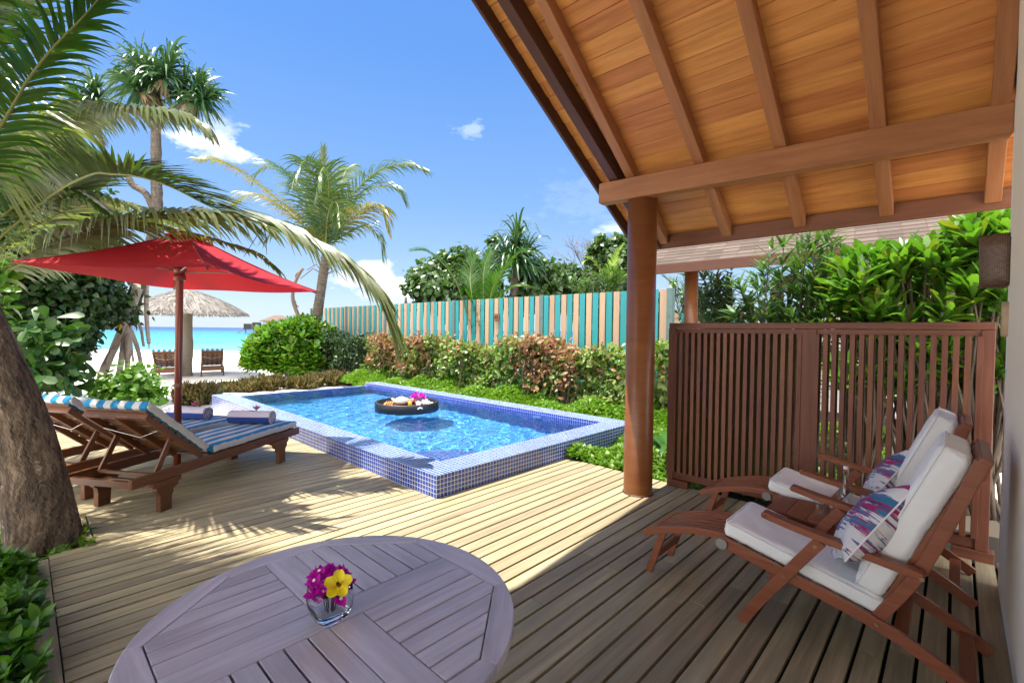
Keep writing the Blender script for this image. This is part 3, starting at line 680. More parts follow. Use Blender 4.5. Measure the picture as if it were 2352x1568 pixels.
def pipe(par, c, ax, az, sx, sy, sz, r=.035):
    ay = np.array([0, 1., 0]); pts = []
    for qx, qy, a0 in ((1, 1, 0), (-1, 1, 90), (-1, -1, 180), (1, -1, 270)):
        for k in range(5):
            t = rad(a0 + 22.5 * k); pts.append(c + ax * (qx * (sx / 2 - r) + math.cos(t) * r * 1.0) + ay * (qy * (sy / 2 - r) + math.sin(t) * r) + az * (sz / 2 - .012))
    m = MB(); m.tube(pts + [pts[0]], .0042, 6, cap=False); m.build('piping', WHITEF, par)
def steamer(label):
    r = thing('steamer_chair', label, 'chair', group='wooden steamer chairs with white cushions')
    rail = curve([(.50, .398), (.83, .325), (1.2, .235), (1.42, .145), (1.62, .02)])
    for y in (-.265, .265):
        m = MB(); side(m, strip(rail, .058), y, .026); m.build('seat_rail', CHAIRW, r, .003)
        m = MB(); side(m, strip(curve([(.625, .0), (.70, .13), (.83, .33), (.985, .56)]), .056), y + math.copysign(.027, y), .026); m.build('front_leg', CHAIRW, r, .003)
        m = MB(); ap = curve([(.73, .632), (.9, .60), (1.15, .563), (1.375, .532)]); pts = strip(ap, .034); side(m, pts, y + math.copysign(.035, y), .066)
        m.tube([(.735, y + math.copysign(.035, y) - .033, .631), (.735, y + math.copysign(.035, y) + .033, .631)], .017, 16); m.build('armrest', CHAIRW, r, .005)
        m = MB(); side(m, strip(curve([(1.215, .25), (1.365, .535), (1.55, 1.065)]), .052), y * .90, .026); m.build('back_post', CHAIRW, r, .003)
        m = MB()
        for s, z, yy in ((.83, .33, .043), (.965, .53, .043), (1.372, .53, .072), (1.215, .232, .016)):
            yo = y + math.copysign(yy, y); m.tube([(s, yo - .004, z), (s, yo + .004, z)], .009, 12)
        m.build('bolt', BRASS, r)
    m = MB(); side(m, [(-.03, -.045), (.03, -.045), (.026, .05), (-.018, .05)], 0, .5); o = m.build('top_rail', CHAIRW, r, .006)
    o.location = (1.545, 0, 1.035); o.rotation_euler = (0, rad(20), 0)
    m = MB()
    for k in range(6):
        y = -.2 + k * .08; m.beam((1.25, y, .335), (1.54, y, 1.03), .035, .014, (0, 1, 0))
    m.build('back_slats', CHAIRW, r)
    m = MB()
    for k in range(8):
        s = .54 + k * .092; z = np.interp(s, [q[0] for q in rail], [q[1] for q in rail]) + .01; m.box((s - .026, -.25, z - .008), (s + .026, .25, z + .006))
    m.build('seat_slats', CHAIRW, r)
    for s, z in ((1.30, .20), (1.53, .078)):
        m = MB(); m.box((s - .028, -.252, z - .01), (s + .028, .252, z + .012)); m.build('crossbar', CHAIRW, r, .003)
    # leg rest
    lr = curve([(-.03, .262), (.10, .318), (.28, .372), (.42, .392), (.545, .397)])
    for y in (-.185, .185):
        m = MB(); side(m, strip(lr, .042), y, .024); m.build('leg_rest_rail', CHAIRW, r, .003)
        m = MB(); side(m, strip([(-.005, 0), (.095, .30)], .044), y * .86, .022); m.build('leg_rest_leg', CHAIRW, r, .003)
    m = MB(); up = [(q[0], q[1] + .012) for q in lr[2:]]
    for k in range(6): side(m, strip(up, .012), -.14 + k * .056, .026)
    m.build('leg_rest_slats', CHAIRW, r, .002)
    m = MB(); side(m, strip([(q[0], q[1] + .008) for q in lr[:4]], .022), 0, .35); m.box((.038, -.15, .115), (.062, .15, .16)); m.build('leg_rest_bar', CHAIRW, r, .003)
    d = np.array([.755, 0, -.185]); d /= np.linalg.norm(d); nrm = np.array([-d[2], 0, d[0]])
    m = MB(); c0_ = np.array([.485, 0, .425]) + nrm * .046; cushion(m, c0_ + d * .38, d, (0, 1, 0), nrm, .76, .47, .088, .03, .008, 1); sc_ = m.build('seat_cushion', WHITEF, r); pipe(sc_, c0_ + d * .38, d, nrm, .76, .47, .088)
    bd = np.array([1.55 - 1.235, 0, 1.065 - .30]); bd /= np.linalg.norm(bd); bn = np.array([-bd[2], 0, bd[0]])
    m = MB(); c0_ = np.array([1.235, 0, .30]) + bn * .082; cushion(m, c0_ + bd * .425, bd, (0, 1, 0), bn, .80, .47, .12, .035, .012, 2); bc_ = m.build('back_cushion', WHITEF, r); pipe(bc_, c0_ + bd * .425, bd, bn, .80, .47, .12)
    m = MB()
    for y in (-.285, .285): m.tube([(.505, y - .012, .392), (.505, y + .012, .392)], .030, 20)
    m.build('fabric_cap', plain('grey webbing', (.27, .25, .23), .9), r)
    return r
CROT = math.atan2(-E2[1], -E2[0])
ch1 = steamer('steamer chair nearest the camera with white cushions and its leg rest out'); ch1.location = AB(3.06, 1.456); ch1.rotation_euler = (0, 0, CROT)
ch2 = copy_tree(ch1); ch2.location = AB(4.11, 1.50); ch2['label'] = 'farther steamer chair with white cushions standing beside the slatted screen'
PILM, nt, p = newmat('brush stroke print'); uv = nd(nt, 'TexCoord').outputs['UV']
def bands(sx, sy, seed):
    return nd(nt, 'TexNoise', {'Vector': nd(nt, 'Mapping', {'Vector': uv, 'Scale': (sx, sy, 1), 'Location': (seed, seed * .7, 0)}).outputs[0], 'Scale': 1., 'Detail': 5., 'Roughness': .7}).outputs[0]
sxy = nd(nt, 'SeparateXYZ', {0: uv})
pal = ramp(nt, bands(.8, 7., 3.), [(.30, (.02, .012, .02)), (.40, (.10, .07, .20)), (.46, (.38, .01, .13)), (.52, (.02, .17, .30)), (.58, (.18, .12, .35)), (.64, (.42, .36, .22)), (.70, (.03, .02, .05))], 'CONSTANT')
msk = mth(nt, 'GREATER_THAN', mth(nt, 'ADD', bands(1.6, 26., 9.), mth(nt, 'MULTIPLY', mth(nt, 'SUBTRACT', bands(.9, 2.5, 5.), .5), 1.1)), .50)
nt.links.new(mix(nt, msk, (.72, .71, .71), pal), p.inputs['Base Color']); p.inputs['Roughness'].default_value = .75
def pillow(label, loc, nrm, upv, S, T):
    r = thing('throw_pillow', label, 'pillow', loc, 0, 'patterned throw pillows'); n = np.array(nrm, float); n /= np.linalg.norm(n); u = np.array(upv, float); u -= n * (u @ n); u /= np.linalg.norm(u); s = np.cross(u, n); m = MB()
    for sg in (1, -1):
        def fn(a, b, sg=sg):
            x, y = 2 * a - 1, 2 * b - 1; k = ((1 - abs(x) ** 2.4) * (1 - abs(y) ** 2.4)) ** .55
            px_, py_ = x * (1 - .10 * (1 - y * y)), y * (1 - .10 * (1 - x * x)); wr = .004 * math.sin(14 * x + 5 * y) * k
            return s * px_ * S / 2 * sg + u * py_ * S / 2 + n * sg * (T / 2 * k + wr)
        m.grid(fn, 24, 24, us=1., vs=1.)
    m.build('cover', PILM, r)
    m = MB(); pts = []
    for k in range(64):
        t = k / 64 * 4; i = int(t); q = 2 * (t - i) - 1; x, y = ((q, -1), (1, q), (-q, 1), (-1, -q))[i]
        pts.append(s * x * (1 - .10 * (1 - y * y)) * S / 2 + u * y * (1 - .10 * (1 - x * x)) * S / 2)
    m.tube(pts + [pts[0]], .004, 6, cap=False); m.build('piping', WHITEF, r)
    return r
pd = -E2
pillow('throw pillow with magenta and teal brush strokes leaning on the nearer chair back', AB(2.98, 1.456 - 1.165, .635), -pd * .84 + np.array([0, 0, .55]), np.array([0, 0, 1.]) + E1 * .42, .50, .20)
pillow('throw pillow with dark blue and maroon streaks leaning on the farther chair back', AB(4.06, 1.50 - 1.19, .64), -pd * .84 + np.array([0, 0, .55]), np.array([0, 0, 1.]) + E1 * .55, .43, .17)

# side table, bottle, tumblers
stt = thing('side_table', 'low square wooden side table between the two steamer chairs', 'side table', AB(3.60, .66), ANG)
m = MB()
for k in range(4): m.box((-.19, -.24 + k * .12, .415), (.19, -.24 + k * .12 + .117, .437))
m.build('tabletop', CHAIRW, stt, .002)
m = MB()
for x in (-.15, .15): m.box((x - .012, -.2, .365), (x + .012, .2, .414))
m.build('apron', CHAIRW, stt)
for x in (-.15, .15):
    for y in (-.2, .2):
        m = MB(); m.box((x - .02, y - .02, 0), (x + .02, y + .02, .414)); m.build('leg', CHAIRW, stt, .003)
bp = W(1940, 1186, .437)
bt = thing('water_bottle', 'clear glass swing top water bottle on the low side table', 'bottle', bp, 0)
m = MB(); m.lathe([(0, .001), (.040, .001), (.0445, .008), (.045, .12), (.041, .16), (.026, .205), (.0165, .24), (.015, .285), (.018, .287), (.018, .30), (.0145, .30), (.012, .28), (.013, .24), (.022, .205), (.0375, .158), (.0415, .12), (.041, .012), (0, .010)], 28); m.build('glass_body', GL, bt)
m = MB(); m.lathe([(0, .0102), (.0408, .0122), (.0413, .12), (.0372, .158), (.03, .18), (0, .18)], 28); m.build('water', WATERG, bt)
m = MB(); m.lathe([(.0, .301), (.0145, .301), (.0145, .318), (.012, .325), (0, .326)], 20); m.build('stopper', CERAM, bt); m = MB(); m.lathe([(.0148, .298), (.0158, .3), (.0158, .305), (.0148, .307)], 20); m.build('seal', plain('red rubber', (.5, .03, .03), .5), bt)
m = MB()
for s in (1, -1): m.tube([(0, .0175 * s, .245), (.0, .021 * s, .28), (0, .019 * s, .31), (0, .012 * s, .322)], .0015, 6)
m.build('wire_bail', STEEL, bt)
def tumbler(label, loc, r0=.034, h=.115, par=None, fill=.0, grp='tumblers on the side table'):
    r = thing('tumbler', label, 'glass', loc, 0, grp); m = MB(); m.lathe([(0, .001), (r0 * .86, .001), (r0 * .9, .01), (r0, h), (r0 - .0025, h), (r0 * .86 - .001, .016), (0, .014)], 28); m.build('glass_body', GL, r)
    m = MB(); m.lathe([(0, .0142), (r0 * .855, .0162), (r0 * .86 + (r0 * .14) * .5, h * .5), (0, h * .5)], 28) if fill else None
    if fill: m.build('water', WATERG, r)
    return r
tumbler('empty clear glass tumbler on the side table in front of the bottle', W(1881, 1179, .437)); tumbler('empty clear glass tumbler half hidden behind the chair arm', W(1911, 1180, .437))

# ------------------------------------------------------------------ sun loungers
STRIPE, nt, p = newmat('blue and white striped canvas'); tco = nd(nt, 'TexCoord'); sxy = nd(nt, 'SeparateXYZ', {0: tco.outputs['Object']})
fr = mth(nt, 'ABSOLUTE', mth(nt, 'SUBTRACT', mth(nt, 'FRACT', mth(nt, 'MULTIPLY_ADD', sxy.outputs[1], 1 / .145, 10.5)), .5)); nt.links.new(mix(nt, mth(nt, 'MULTIPLY', mth(nt, 'LESS_THAN', fr, .26), mth(nt, 'LESS_THAN', mth(nt, 'ABSOLUTE', sxy.outputs[1]), .322)), (.56, .555, .54), (.0, .19, .40)), p.inputs['Base Color']); p.inputs['Roughness'].default_value = .8
nz_ = nd(nt, 'TexNoise', {'Vector': tco.outputs['Object'], 'Scale': 9., 'Detail': 3.}); bump(nt, p, nz_.outputs[0], .35, .02)
def make_lounger(label, group):
    r = thing('sun_lounger', label, 'sun lounger', group=group); y0 = .345
    for s in (-1, 1):
        m = MB(); side(m, [(-.28, .272), (1.88, .272), (1.88, .352), (1.80, .358), (-.28, .358)], s * (y0 - .02), .036); m.build('side_rail', TEAK, r, .005)
        for x0, mir in ((0., 1), (1.57, -1)):
            m = MB(); pts = [(-.055, 0), (.055, 0), (.058, .12), (.075, .15), (.07, .17), (.115, .195), (.125, .225), (.15, .235), (.155, .27), (-.12, .27), (-.115, .24), (-.085, .215), (-.09, .19), (-.062, .165), (-.055, .13)]
            pts = [(x0 + mir * (x + .02), z) for x, z in pts]
            side(m, pts if mir > 0 else pts[::-1], s * (y0 - .02), .05); m.build('leg', TEAK, r, .004)
    for x in (-.27, 1.82): m = MB(); m.box((x, -y0 + .04, .28), (x + .04, y0 - .04, .335)); m.build('end_rail', TEAK, r, .004)
    for x in (-.02, 1.54): m = MB(); m.box((x, -y0 + .045, .20), (x + .04, y0 - .045, .262)); m.build('stretcher', TEAK, r, .004)
    m = MB()
    for k in range(15):
        x = .52 + k * .088; m.box((x, -y0 + .042, .345), (x + .065, y0 - .042, .362))
    m.build('seat_slats', TEAK, r)
    d = np.array([-.125 - .44, 0, .85 - .375]); L = np.linalg.norm(d); d /= L; n = np.array([d[2], 0, -d[0]]); o = np.array([.44, 0, .365]); back = MB()
    for y in (-.30, .0, .30):
        m = MB(); m.beam(o + [0, y, 0] - n * .0, o + [0, y, 0] + d * L, .035, .05, n); m.build('back_stile', TEAK, r, .004)
    for k in range(8):
        q = o + d * (.05 + k * .095) + n * .033; back.hexa([q + np.array([0, sy * .315, 0]) + d * dx + n * dz for dz in (-.007, .007) for dx, sy in ((0, -1), (.062, -1), (.062, 1), (0, 1))])
    back.hexa([o + d * (L - .02) + np.array([0, sy * .325, 0]) + d * dx + n * dz for dz in (-.02, .03) for dx, sy in ((0, -1), (.03, -1), (.03, 1), (0, 1))]); back.build('back_slats', TEAK, r)
    for s in (-1, 1):
        m = MB(); m.beam((-.03, s * .285, .315), (.125, s * .285, .60), .022, .045, (1, 0, -.5)); m.build('prop', TEAK, r, .003)
    m = MB(); m.box((-.05, -.28, .31), (-.015, .28, .335)); m.build('prop_bar', TEAK, r, .003)
    m = MB(); cushion(m, (1.205, 0, .402), (1, 0, 0), (0, 1, 0), (0, 0, 1), 1.30, .66, .072, .022, .008, 3); m.build('seat_mattress', STRIPE, r)
    m = MB(); cushion(m, o + n * .082 + d * (L * .5 + .035), d, (0, -1, 0), n, L + .07, .66, .072, .022, .008, 4); m.build('back_mattress', STRIPE, r)
    m = MB(); m.tube([o + d * .55 - n * .03 + [0, -.28, 0], o + d * .42 - n * .04, o + d * .55 - n * .03 + [0, .28, 0]], .003, 5); m.build('tie_cord', WHITEF, r)
    return r
LG = 'striped sun loungers on the deck and beach'
lg1 = make_lounger('nearer striped sun lounger on the deck with its back raised towards the palm', LG); LR = math.atan2(.984, .179)
lg1.location = (-3.345, 4.09, 0); lg1.rotation_euler = (0, 0, LR)
lg2 = copy_tree(lg1); lg2.location = (-4.24, 4.376, 0); lg2.rotation_euler = (0, 0, LR - rad(3.)); lg2['label'] = 'farther striped sun lounger on the deck beyond the pole of the red parasol'
for (u, v, da, lab) in ((379, 868, 4, 'striped sun lounger left of the post of the thatched beach parasol'), (488, 862, -3, 'striped sun lounger right of the post of the thatched beach parasol')):
    c = copy_tree(lg1); q = W(u, v, -.08); c.location = (q[0], q[1], sand_z(q[0], q[1])); c.rotation_euler = (0, 0, math.atan2(q[1], q[0]) - rad(2 + da)); c['label'] = lab
# towels
TWH = fabric('lilac white terry', (.62, .58, .66), .95, 0, 200); TBL = fabric('blue terry', (.012, .05, .26), .95, 0, 200)
PINK = leafmat('pink petal', [(.55, .10, .16), (.65, .22, .27), (.45, .06, .10)], .5, .3, .3, (1, .7, .8))
def towel(u, v, rz, lab, lab2, mz=.446):
    q = W(u, v, mz + .06); r = thing('rolled_towel', lab, 'towel', (q[0], q[1], mz), rz, 'rolled towels on the loungers'); R_ = .078; L_ = .50; m = MB(); n = 24; nl = 10
    for half, lo, hi in ((0, -.15, .83), (1, .83, 1.85)):
        m.grid(lambda a, b, lo=lo, hi=hi: ((b - .5) * L_, R_ * 1.12 * math.cos(math.pi * (lo + (hi - lo) * a) + .35), R_ + R_ * math.sin(math.pi * (lo + (hi - lo) * a) + .35) * (1 - .03 * math.cos(9 * b))), 14, nl, half)
    for sx in (-.5, .5):
        sp = [(sx * L_, (R_ * (1 - k / 74)) * 1.1 * math.cos(k * .30), R_ + R_ * (1 - k / 74) * math.sin(k * .32)) for k in range(66)]
        m.tube(sp, .0055, 5, cap=False)
    m.build('roll', [TWH, TBL], r)
    f = thing('pink_flower', lab2, 'flower', (q[0] + .06, q[1], mz + 2 * R_ + .004), rz + 1, 'pink flowers on the towels'); m = MB()
    for k in range(6):
        a = k * 1.047; petal(m, (0, 0, .006), (math.cos(a), math.sin(a), .45 + .5 * (k % 2)), (0, 0, 1), .065, .042, .2)
    m.build('petal', PINK, f); m = MB(); m.tube([(0, 0, 0), (.004, 0, .035)], [.006, .003], 6); m.tube([(0, 0, .0), (-.04, .02, .0), (-.075, .03, .004)], .0025, 5); m.build('stem', STEM, f)
towel(578, 961, LR - math.pi / 2 + rad(10), 'rolled blue and white towel at the foot of the nearer lounger', 'pink flower lying on the rolled towel of the nearer lounger')
towel(436, 951, LR - math.pi / 2 + rad(4), 'rolled blue and white towel on the farther lounger behind the parasol pole', 'pink flower lying on the rolled towel of the farther lounger')

# ------------------------------------------------------------------ red parasol
um = thing('red_parasol', 'square red canvas parasol on a brown pole between the deck loungers', 'parasol', (-3.73, 5.2, 0), 0)
O_ = np.array([-3.73, 5.2, 0])
Lc, Nc, Rc = np.array([-4.74, 4.44, 2.20]), np.array([-2.70, 4.16, 2.13]), np.array([-2.46, 5.95, 2.06]); Fc = Lc + Rc - Nc + np.array([0, 0, -.02]); PK = A(430, 533, 5.2)
def canopy(P, cs, sag, bulge, mb, thick=0):
    for i in range(4):
        c0_, c1_ = cs[i], cs[(i + 1) % 4]
        def fn(s, t, c0_=c0_, c1_=c1_):
            e = c0_ + (c1_ - c0_) * t; e = e + np.array([0, 0, -sag * 4 * t * (1 - t)]) + (P - e) * [1, 1, 0] * .02 * 4 * t * (1 - t)
            q = P + (e - P) * s; q = q + np.array([0, 0, -bulge * 4 * s * (1 - s) - .02 * 4 * t * (1 - t) * s * (1 - s) * 4 + .006 * math.sin(9 * t * s + i) * s]); return q - O_
        mb.grid(fn, 14, 16, us=1, vs=1)
m = MB(); canopy(PK, [Lc, Nc, Rc, Fc], .02, .04, m); cp = m.build('canopy', REDF, um)
m = MB(); cs = [PK + (c - PK) * .17 + np.array([0, 0, .035]) for c in (Lc, Nc, Rc, Fc)]; canopy(PK + np.array([0, 0, .03]), cs, .008, .01, m); m.build('vent_cap', REDF, cp)
SEAM = fabric('red seam tape', (.26, .003, .009), .8); HUB = np.array([-3.69, 5.2, 2.17]); m = MB(); m.tube([np.array([0, 0, 0.]), HUB - O_, PK - O_ + [0, 0, -.02]], [.037, .036, .03], 20); pol = m.build('pole', REDP, um)
m = MB(); m.lathe([(.04, -.06), (.058, -.05), (.058, .0), (.05, .01), (.05, .045), (.062, .05), (.062, .08), (.04, .085)], 20, tuple(HUB - O_)); m.build('hub', REDP, um)
for c in (Lc, Nc, Rc, Fc):
    m = MB(); e = c - O_; p_ = PK - O_; m.tube([p_ + (e - p_) * s + np.array([0, 0, -.045 * 4 * s * (1 - s) - .02]) for s in (0.03, .25, .5, .75, .98)], .011, 6); rb = m.build('rib', TEAK, um)
    m = MB(); m.tube([p_ + (e - p_) * s + np.array([0, 0, -.04 * 4 * s * (1 - s) + .004]) for s in (.03, .2, .4, .6, .8, .995)], .006, 6); m.build('seam', SEAM, cp)
    m = MB(); m.tube([HUB - O_ + [0, 0, .04], p_ + (e - p_) * .55 + np.array([0, 0, -.075])], .009, 6); m.build('strut', plain('pale strut wood', (.40, .27, .2), .5, .1, 5), rb)
m = MB(); m.tube([(.0 + .05 * math.cos(t), .05 * math.sin(t), .93 + .012 * t / 6) for t in np.linspace(0, 20, 60)], .004, 5); m.tube([(.045, -.02, .95), (.05, -.03, 1.4), (.06, -.02, 2.1)], .003, 5); m.build('cord', plain('jute cord', (.35, .27, .17), .9), pol)

# ------------------------------------------------------------------ thatched parasols, overwater villas
THATCH = leafmat('dry thatch', [(.13, .115, .10), (.23, .21, .195), (.31, .29, .27), (.09, .075, .065)], .85, .08, .2, (1, .95, .85))
def thatch(name, label, c, R, h, zeave, trunk, n, seed):
    r = thing(name, label, 'parasol', (c[0], c[1], c[2]), seed); rs = np.random.RandomState(seed); m = MB()
    prof = lambda s: zeave + h * (1 - s ** 1.45)
    m.lathe([(0.01, prof(0) - .03)] + [(R * s, prof(s) - .05) for s in (.2, .4, .6, .8, .97)] + [(R * .6, zeave - .02), (.05, zeave + .2)], 32)
    for k in range(n):
        s = rs.rand() ** .55; a = rs.rand() * 6.283; L = rs.uniform(.25, .5); s2 = min(1.04, s + L / R) + rs.uniform(-.01, .02); w = rs.uniform(.008, .022); z0, z1 = prof(s) + .01 + rs.rand() * .02, prof(min(s2, 1)) - max(0, s2 - 1) * R + rs.uniform(-.03, .03); a2 = a + rs.uniform(-.09, .09)
        p0, p1 = np.array([R * s * math.cos(a), R * s * math.sin(a), z0]), np.array([R * s2 * math.cos(a2), R * s2 * math.sin(a2), z1]); t = np.array([-math.sin(a), math.cos(a), 0]) * w; pm = (p0 + p1) / 2 + np.array([0, 0, .02])
        b = len(m.v); m.v += [tuple(p0 - t), tuple(p0 + t), tuple(pm + t), tuple(pm - t), tuple(p1 + t * .4), tuple(p1 - t * .4)]; m.face([b, b + 1, b + 2, b + 3], [(0, 0)] * 4); m.face([b + 3, b + 2, b + 4, b + 5], [(0, 0)] * 4)
    m.build('thatch', THATCH, r)
    m = MB(); q = trunk; m.tube([(0, 0, -.3)] + [(.01 * math.sin(z * 5), .01 * math.cos(z * 3), z) for z in np.linspace(0.2, zeave + h * .8, 12)], [q * (1 + .06 * (k % 2)) for k in range(13)], 14, wob=.05); m.build('post', plain('grey palm post', (.17, .14, .105), .9, .3, 14, .6), r)
    return r
tp = W(438, 862, -.08); thatch('thatched_parasol', 'thatched beach parasol on a thick post between two beach loungers', (tp[0] - .12, tp[1], -.08), 1.82, .78, 2.18, .16, 4200, 3)
tq = A(932, 700, 27.); tt = thatch('thatched_parasol', 'grey thatched parasol peak showing just above the far fence', (tq[0], tq[1], -.3), 1.3, .62, 2.75, .12, 1500, 8)
m = MB(); m.tube([(0, 0, 3.2), (0, 0, 3.75)], [.09, .07], 8); m.build('finial', plain('dark finial', (.06, .045, .035), .9), tt)
VR = plain('villa roof tiles', (.13, .085, .065), .9, .15, 2.); VW = plain('villa wall', (.42, .45, .46), .8, .03, 1.); VD = plain('villa dark timber', (.035, .028, .024), .8); VT = plain('stilt timber', (.20, .15, .11), .9)
def hip(mb, x0, x1, y0, y1, z0, z1, ov=1.2):
    yc = (y0 + y1) / 2; d = (y1 - y0) / 2 + ov; b = len(mb.v)
    mb.v += [(x0 - ov, y0 - ov, z0), (x1 + ov, y0 - ov, z0), (x1 + ov, y1 + ov, z0), (x0 - ov, y1 + ov, z0), (x0 - ov + d, yc, z1), (x1 + ov - d, yc, z1)]
    for q in ([0, 1, 5, 4], [1, 2, 5], [2, 3, 4, 5], [3, 0, 4], [3, 2, 1, 0]): mb.face([b + i for i in q], [(0, 0)] * len(q))
def overwater(label, u, D, wdt, steps):
    q = A(u, 765, D); r = thing('overwater_villa', label, 'house', (q[0], q[1], -1.), rad(28), 'overwater villas'); k = D / 230.
    m = MB(); hip(m, 0, wdt, 0, 11 * k, 6.1 * k, 9.2 * k, 1.5 * k); m.build('roof', VR, r)
    m = MB(); m.box((0, 0, 2.3 * k), (wdt, 11 * k, 6.15 * k)); w_ = m.build('wall', VW, r)
    m = MB(); m.box((2 * k, -.1, 2.6 * k), (3.6 * k, 0, 5.4 * k)); m.box((8 * k, -.1, 2.6 * k), (10 * k, 0, 5.4 * k)); m.build('window', plain('villa window', (.12, .22, .26), .2), w_)
    m = MB(); m.box((-8 * k, -2.5 * k, 1.9 * k), (wdt, 11 * k, 2.3 * k)); m.build('platform', VD, r)
    m = MB()
    for i in range(9):
        for y in (-2, 4, 9): m.box((-7.5 * k + i * 3.4 * k, y * k, -3), (-7.2 * k + i * 3.4 * k, (y + .3) * k, 1.9 * k))
    m.build('stilts', VT, r)
    if steps:
        m = MB(); m.box((-8 * k, -2.5 * k, 2.3 * k), (-4.5 * k, -2.3 * k, 4.6 * k)); m.box((-4.4 * k, -2.7 * k, 2.3 * k), (-.5 * k, -2.5 * k, 5.3 * k)); m.build('privacy_panel', VD, r)
        m = MB(); m.beam((-8 * k, -2 * k, 2 * k), (-12 * k, -2 * k, -1.), .3 * k, .3 * k); m.beam((-8 * k, .5 * k, 2 * k), (-12 * k, .5 * k, -1.), .3 * k, .3 * k)
        for i in range(6): m.box((-8.6 * k - i * .6 * k, -2 * k, 1.6 * k - i * .5 * k), (-8.1 * k - i * .6 * k, .5 * k, 1.75 * k - i * .5 * k))
        m.build('stair', VT, r)
overwater('overwater villa with a stair into the sea and dark privacy panels', 603, 225., 14., True); overwater('overwater villa in the middle of the three roofs behind the bush', 668, 262., 20., False); overwater('overwater villa showing only its roof beside the end of the fence', 712, 250., 24., False)

# ------------------------------------------------------------------ floating breakfast tray
TCN = A(935, 940, 8.45); tr = thing('floating_tray', 'round black wicker breakfast tray floating in the pool', 'tray', (TCN[0], TCN[1], WATER - .012), 0)
WICK, nt, p = newmat('black wicker'); uv = nd(nt, 'TexCoord').outputs['UV']
br = nd(nt, 'TexBrick', {'Vector': uv, 'Scale': 1., 'Brick Width': .028, 'Row Height': .013, 'Mortar Size': .002, 'Color1': (.014, .015, .02, 1), 'Color2': (.03, .032, .04, 1), 'Mortar': (.002, .002, .003, 1)})
nt.links.new(br.outputs[0], p.inputs['Base Color']); p.inputs['Roughness'].default_value = .5; bump(nt, p, br.outputs['Fac'], -.8, .006)
TR = .565
m = MB(); m.lathe([(TR - .03, .0), (TR, .01), (TR, .16), (TR - .012, .172), (TR - .04, .172), (TR - .05, .16), (TR - .05, .06)], 64); tw = m.build('rim', WICK, tr)
m = MB(); m.lathe([(0, .03), (TR - .04, .03), (TR - .045, .06), (0, .06)], 48); m.build('base', WICK, tr)
HND = plain('pale rope handle', (.75, .75, .74), .6)
for a in (-55, 125, 35):
    m = MB(); t0 = rad(a); m.tube([((TR + .008) * math.cos(t0 + t), (TR + .008) * math.sin(t0 + t), .105 + .02 * (1 - (t / .075) ** 2)) for t in np.linspace(-.075, .075, 7)], .012, 6); m.build('handle', HND, tr)
TB = np.array([TCN[0], TCN[1], WATER - .012 + .0605])
def dish(name, label, cat, x, y, prof, mat, n=24, grp=None, part='body', sq=2.):
    r = thing(name, label, cat, TB + np.array([x, y, 0]), 0, grp); m = MB(); m.lathe(prof, n, sq=sq); m.build(part, mat, r); return r
plate = lambda R_: [(0, .004), (R_ * .6, .004), (R_, .02), (R_, .024), (R_ * .58, .01), (0, .009)]
def blob(mb, c, rx, ry, rz, mi=0, seed=0):
    ph = seed * 1.7; mb.grid(lambda u, v: (c[0] + rx * math.cos(6.283 * u) * math.sin(math.pi * v) * (1 + .08 * math.sin(5 * u * 6.283 + ph)), c[1] + ry * math.sin(6.283 * u) * math.sin(math.pi * v), c[2] + rz * math.cos(math.pi * v) * (1 + .05 * math.sin(9 * u + ph))), 14, 8, mi)
P1 = dish('breakfast_plate', 'white plate of sliced papaya at the left of the floating tray', 'plate', -.36, -.02, plate(.13), CERAM, grp='plates on the floating tray')
m = MB(); [petal(m, (-.06 + .035 * k, -.03 + .02 * k, .02), (.5, .8, .4), (0, 0, 1), .12, .05, .3) for k in range(4)]; m.build('papaya_slice', plain('papaya', (.75, .22, .04), .5), P1)
P2_ = dish('breakfast_plate', 'white plate of eggs and pastry in front of the bread basket', 'plate', -.23, -.24, plate(.14), CERAM, grp='plates on the floating tray')
m = MB(); blob(m, (.03, .0, .03), .045, .04, .025); blob(m, (-.05, .03, .035), .05, .035, .028, 1, 2); blob(m, (.02, .06, .03), .04, .04, .022, 2, 3); m.build('food', [plain('egg', (.80, .68, .25), .5), plain('pastry', (.55, .32, .12), .7), plain('cream', (.8, .77, .7), .6)], P2_)
P3 = dish('breakfast_plate', 'white plate with a tomato at the right of the floating tray', 'plate', .33, -.12, plate(.13), CERAM, grp='plates on the floating tray'); m = MB(); blob(m, (.03, -.03, .04), .032, .032, .03); m.build('tomato', plain('tomato', (.65, .06, .02), .3), P3)
bs = dish('bread_basket', 'oval brown bread basket lined with a white napkin on the tray', 'basket', -.06, -.08, [(0, .002), (.11, .002), (.145, .085), (.15, .09), (.14, .09), (.105, .012), (0, .010)], plain('brown cane', (.20, .06, .025), .6, .4, 60, .8)); bs.scale = (1.15, .8, 1)
m = MB(); m.grid(lambda u, v: (.155 * (2 * u - 1), .15 * (2 * v - 1), .075 + .09 * max(abs(2 * u - 1), abs(2 * v - 1)) ** 4 + .02 * math.sin(8 * u + 5 * v)), 14, 14); m.build('napkin', WHITEF, bs)
m = MB(); [blob(m, (-.07 + .05 * k, .02 * (-1) ** k, .095), .05, .035, .03, 0, k) for k in range(4)]; m.build('bread_roll', plain('bread crust', (.50, .27, .09), .7), bs)
j = dish('juice_glass', 'tall narrow glass of orange juice on the floating tray', 'glass', .10, -.22, [(0, .003), (.028, .003), (.036, .14), (0.0, .14)], plain('orange juice', (.85, .33, .01), .2), part='juice'); m = MB(); m.lathe([(0, .001), (.030, .001), (.040, .165), (.0375, .165), (.0285, .002)], 24); m.build('glass_body', GL, j)
tumbler('large clear water goblet standing behind the bread basket', TB + np.array([-.13, .16, 0]), .055, .22, fill=1, grp=None)
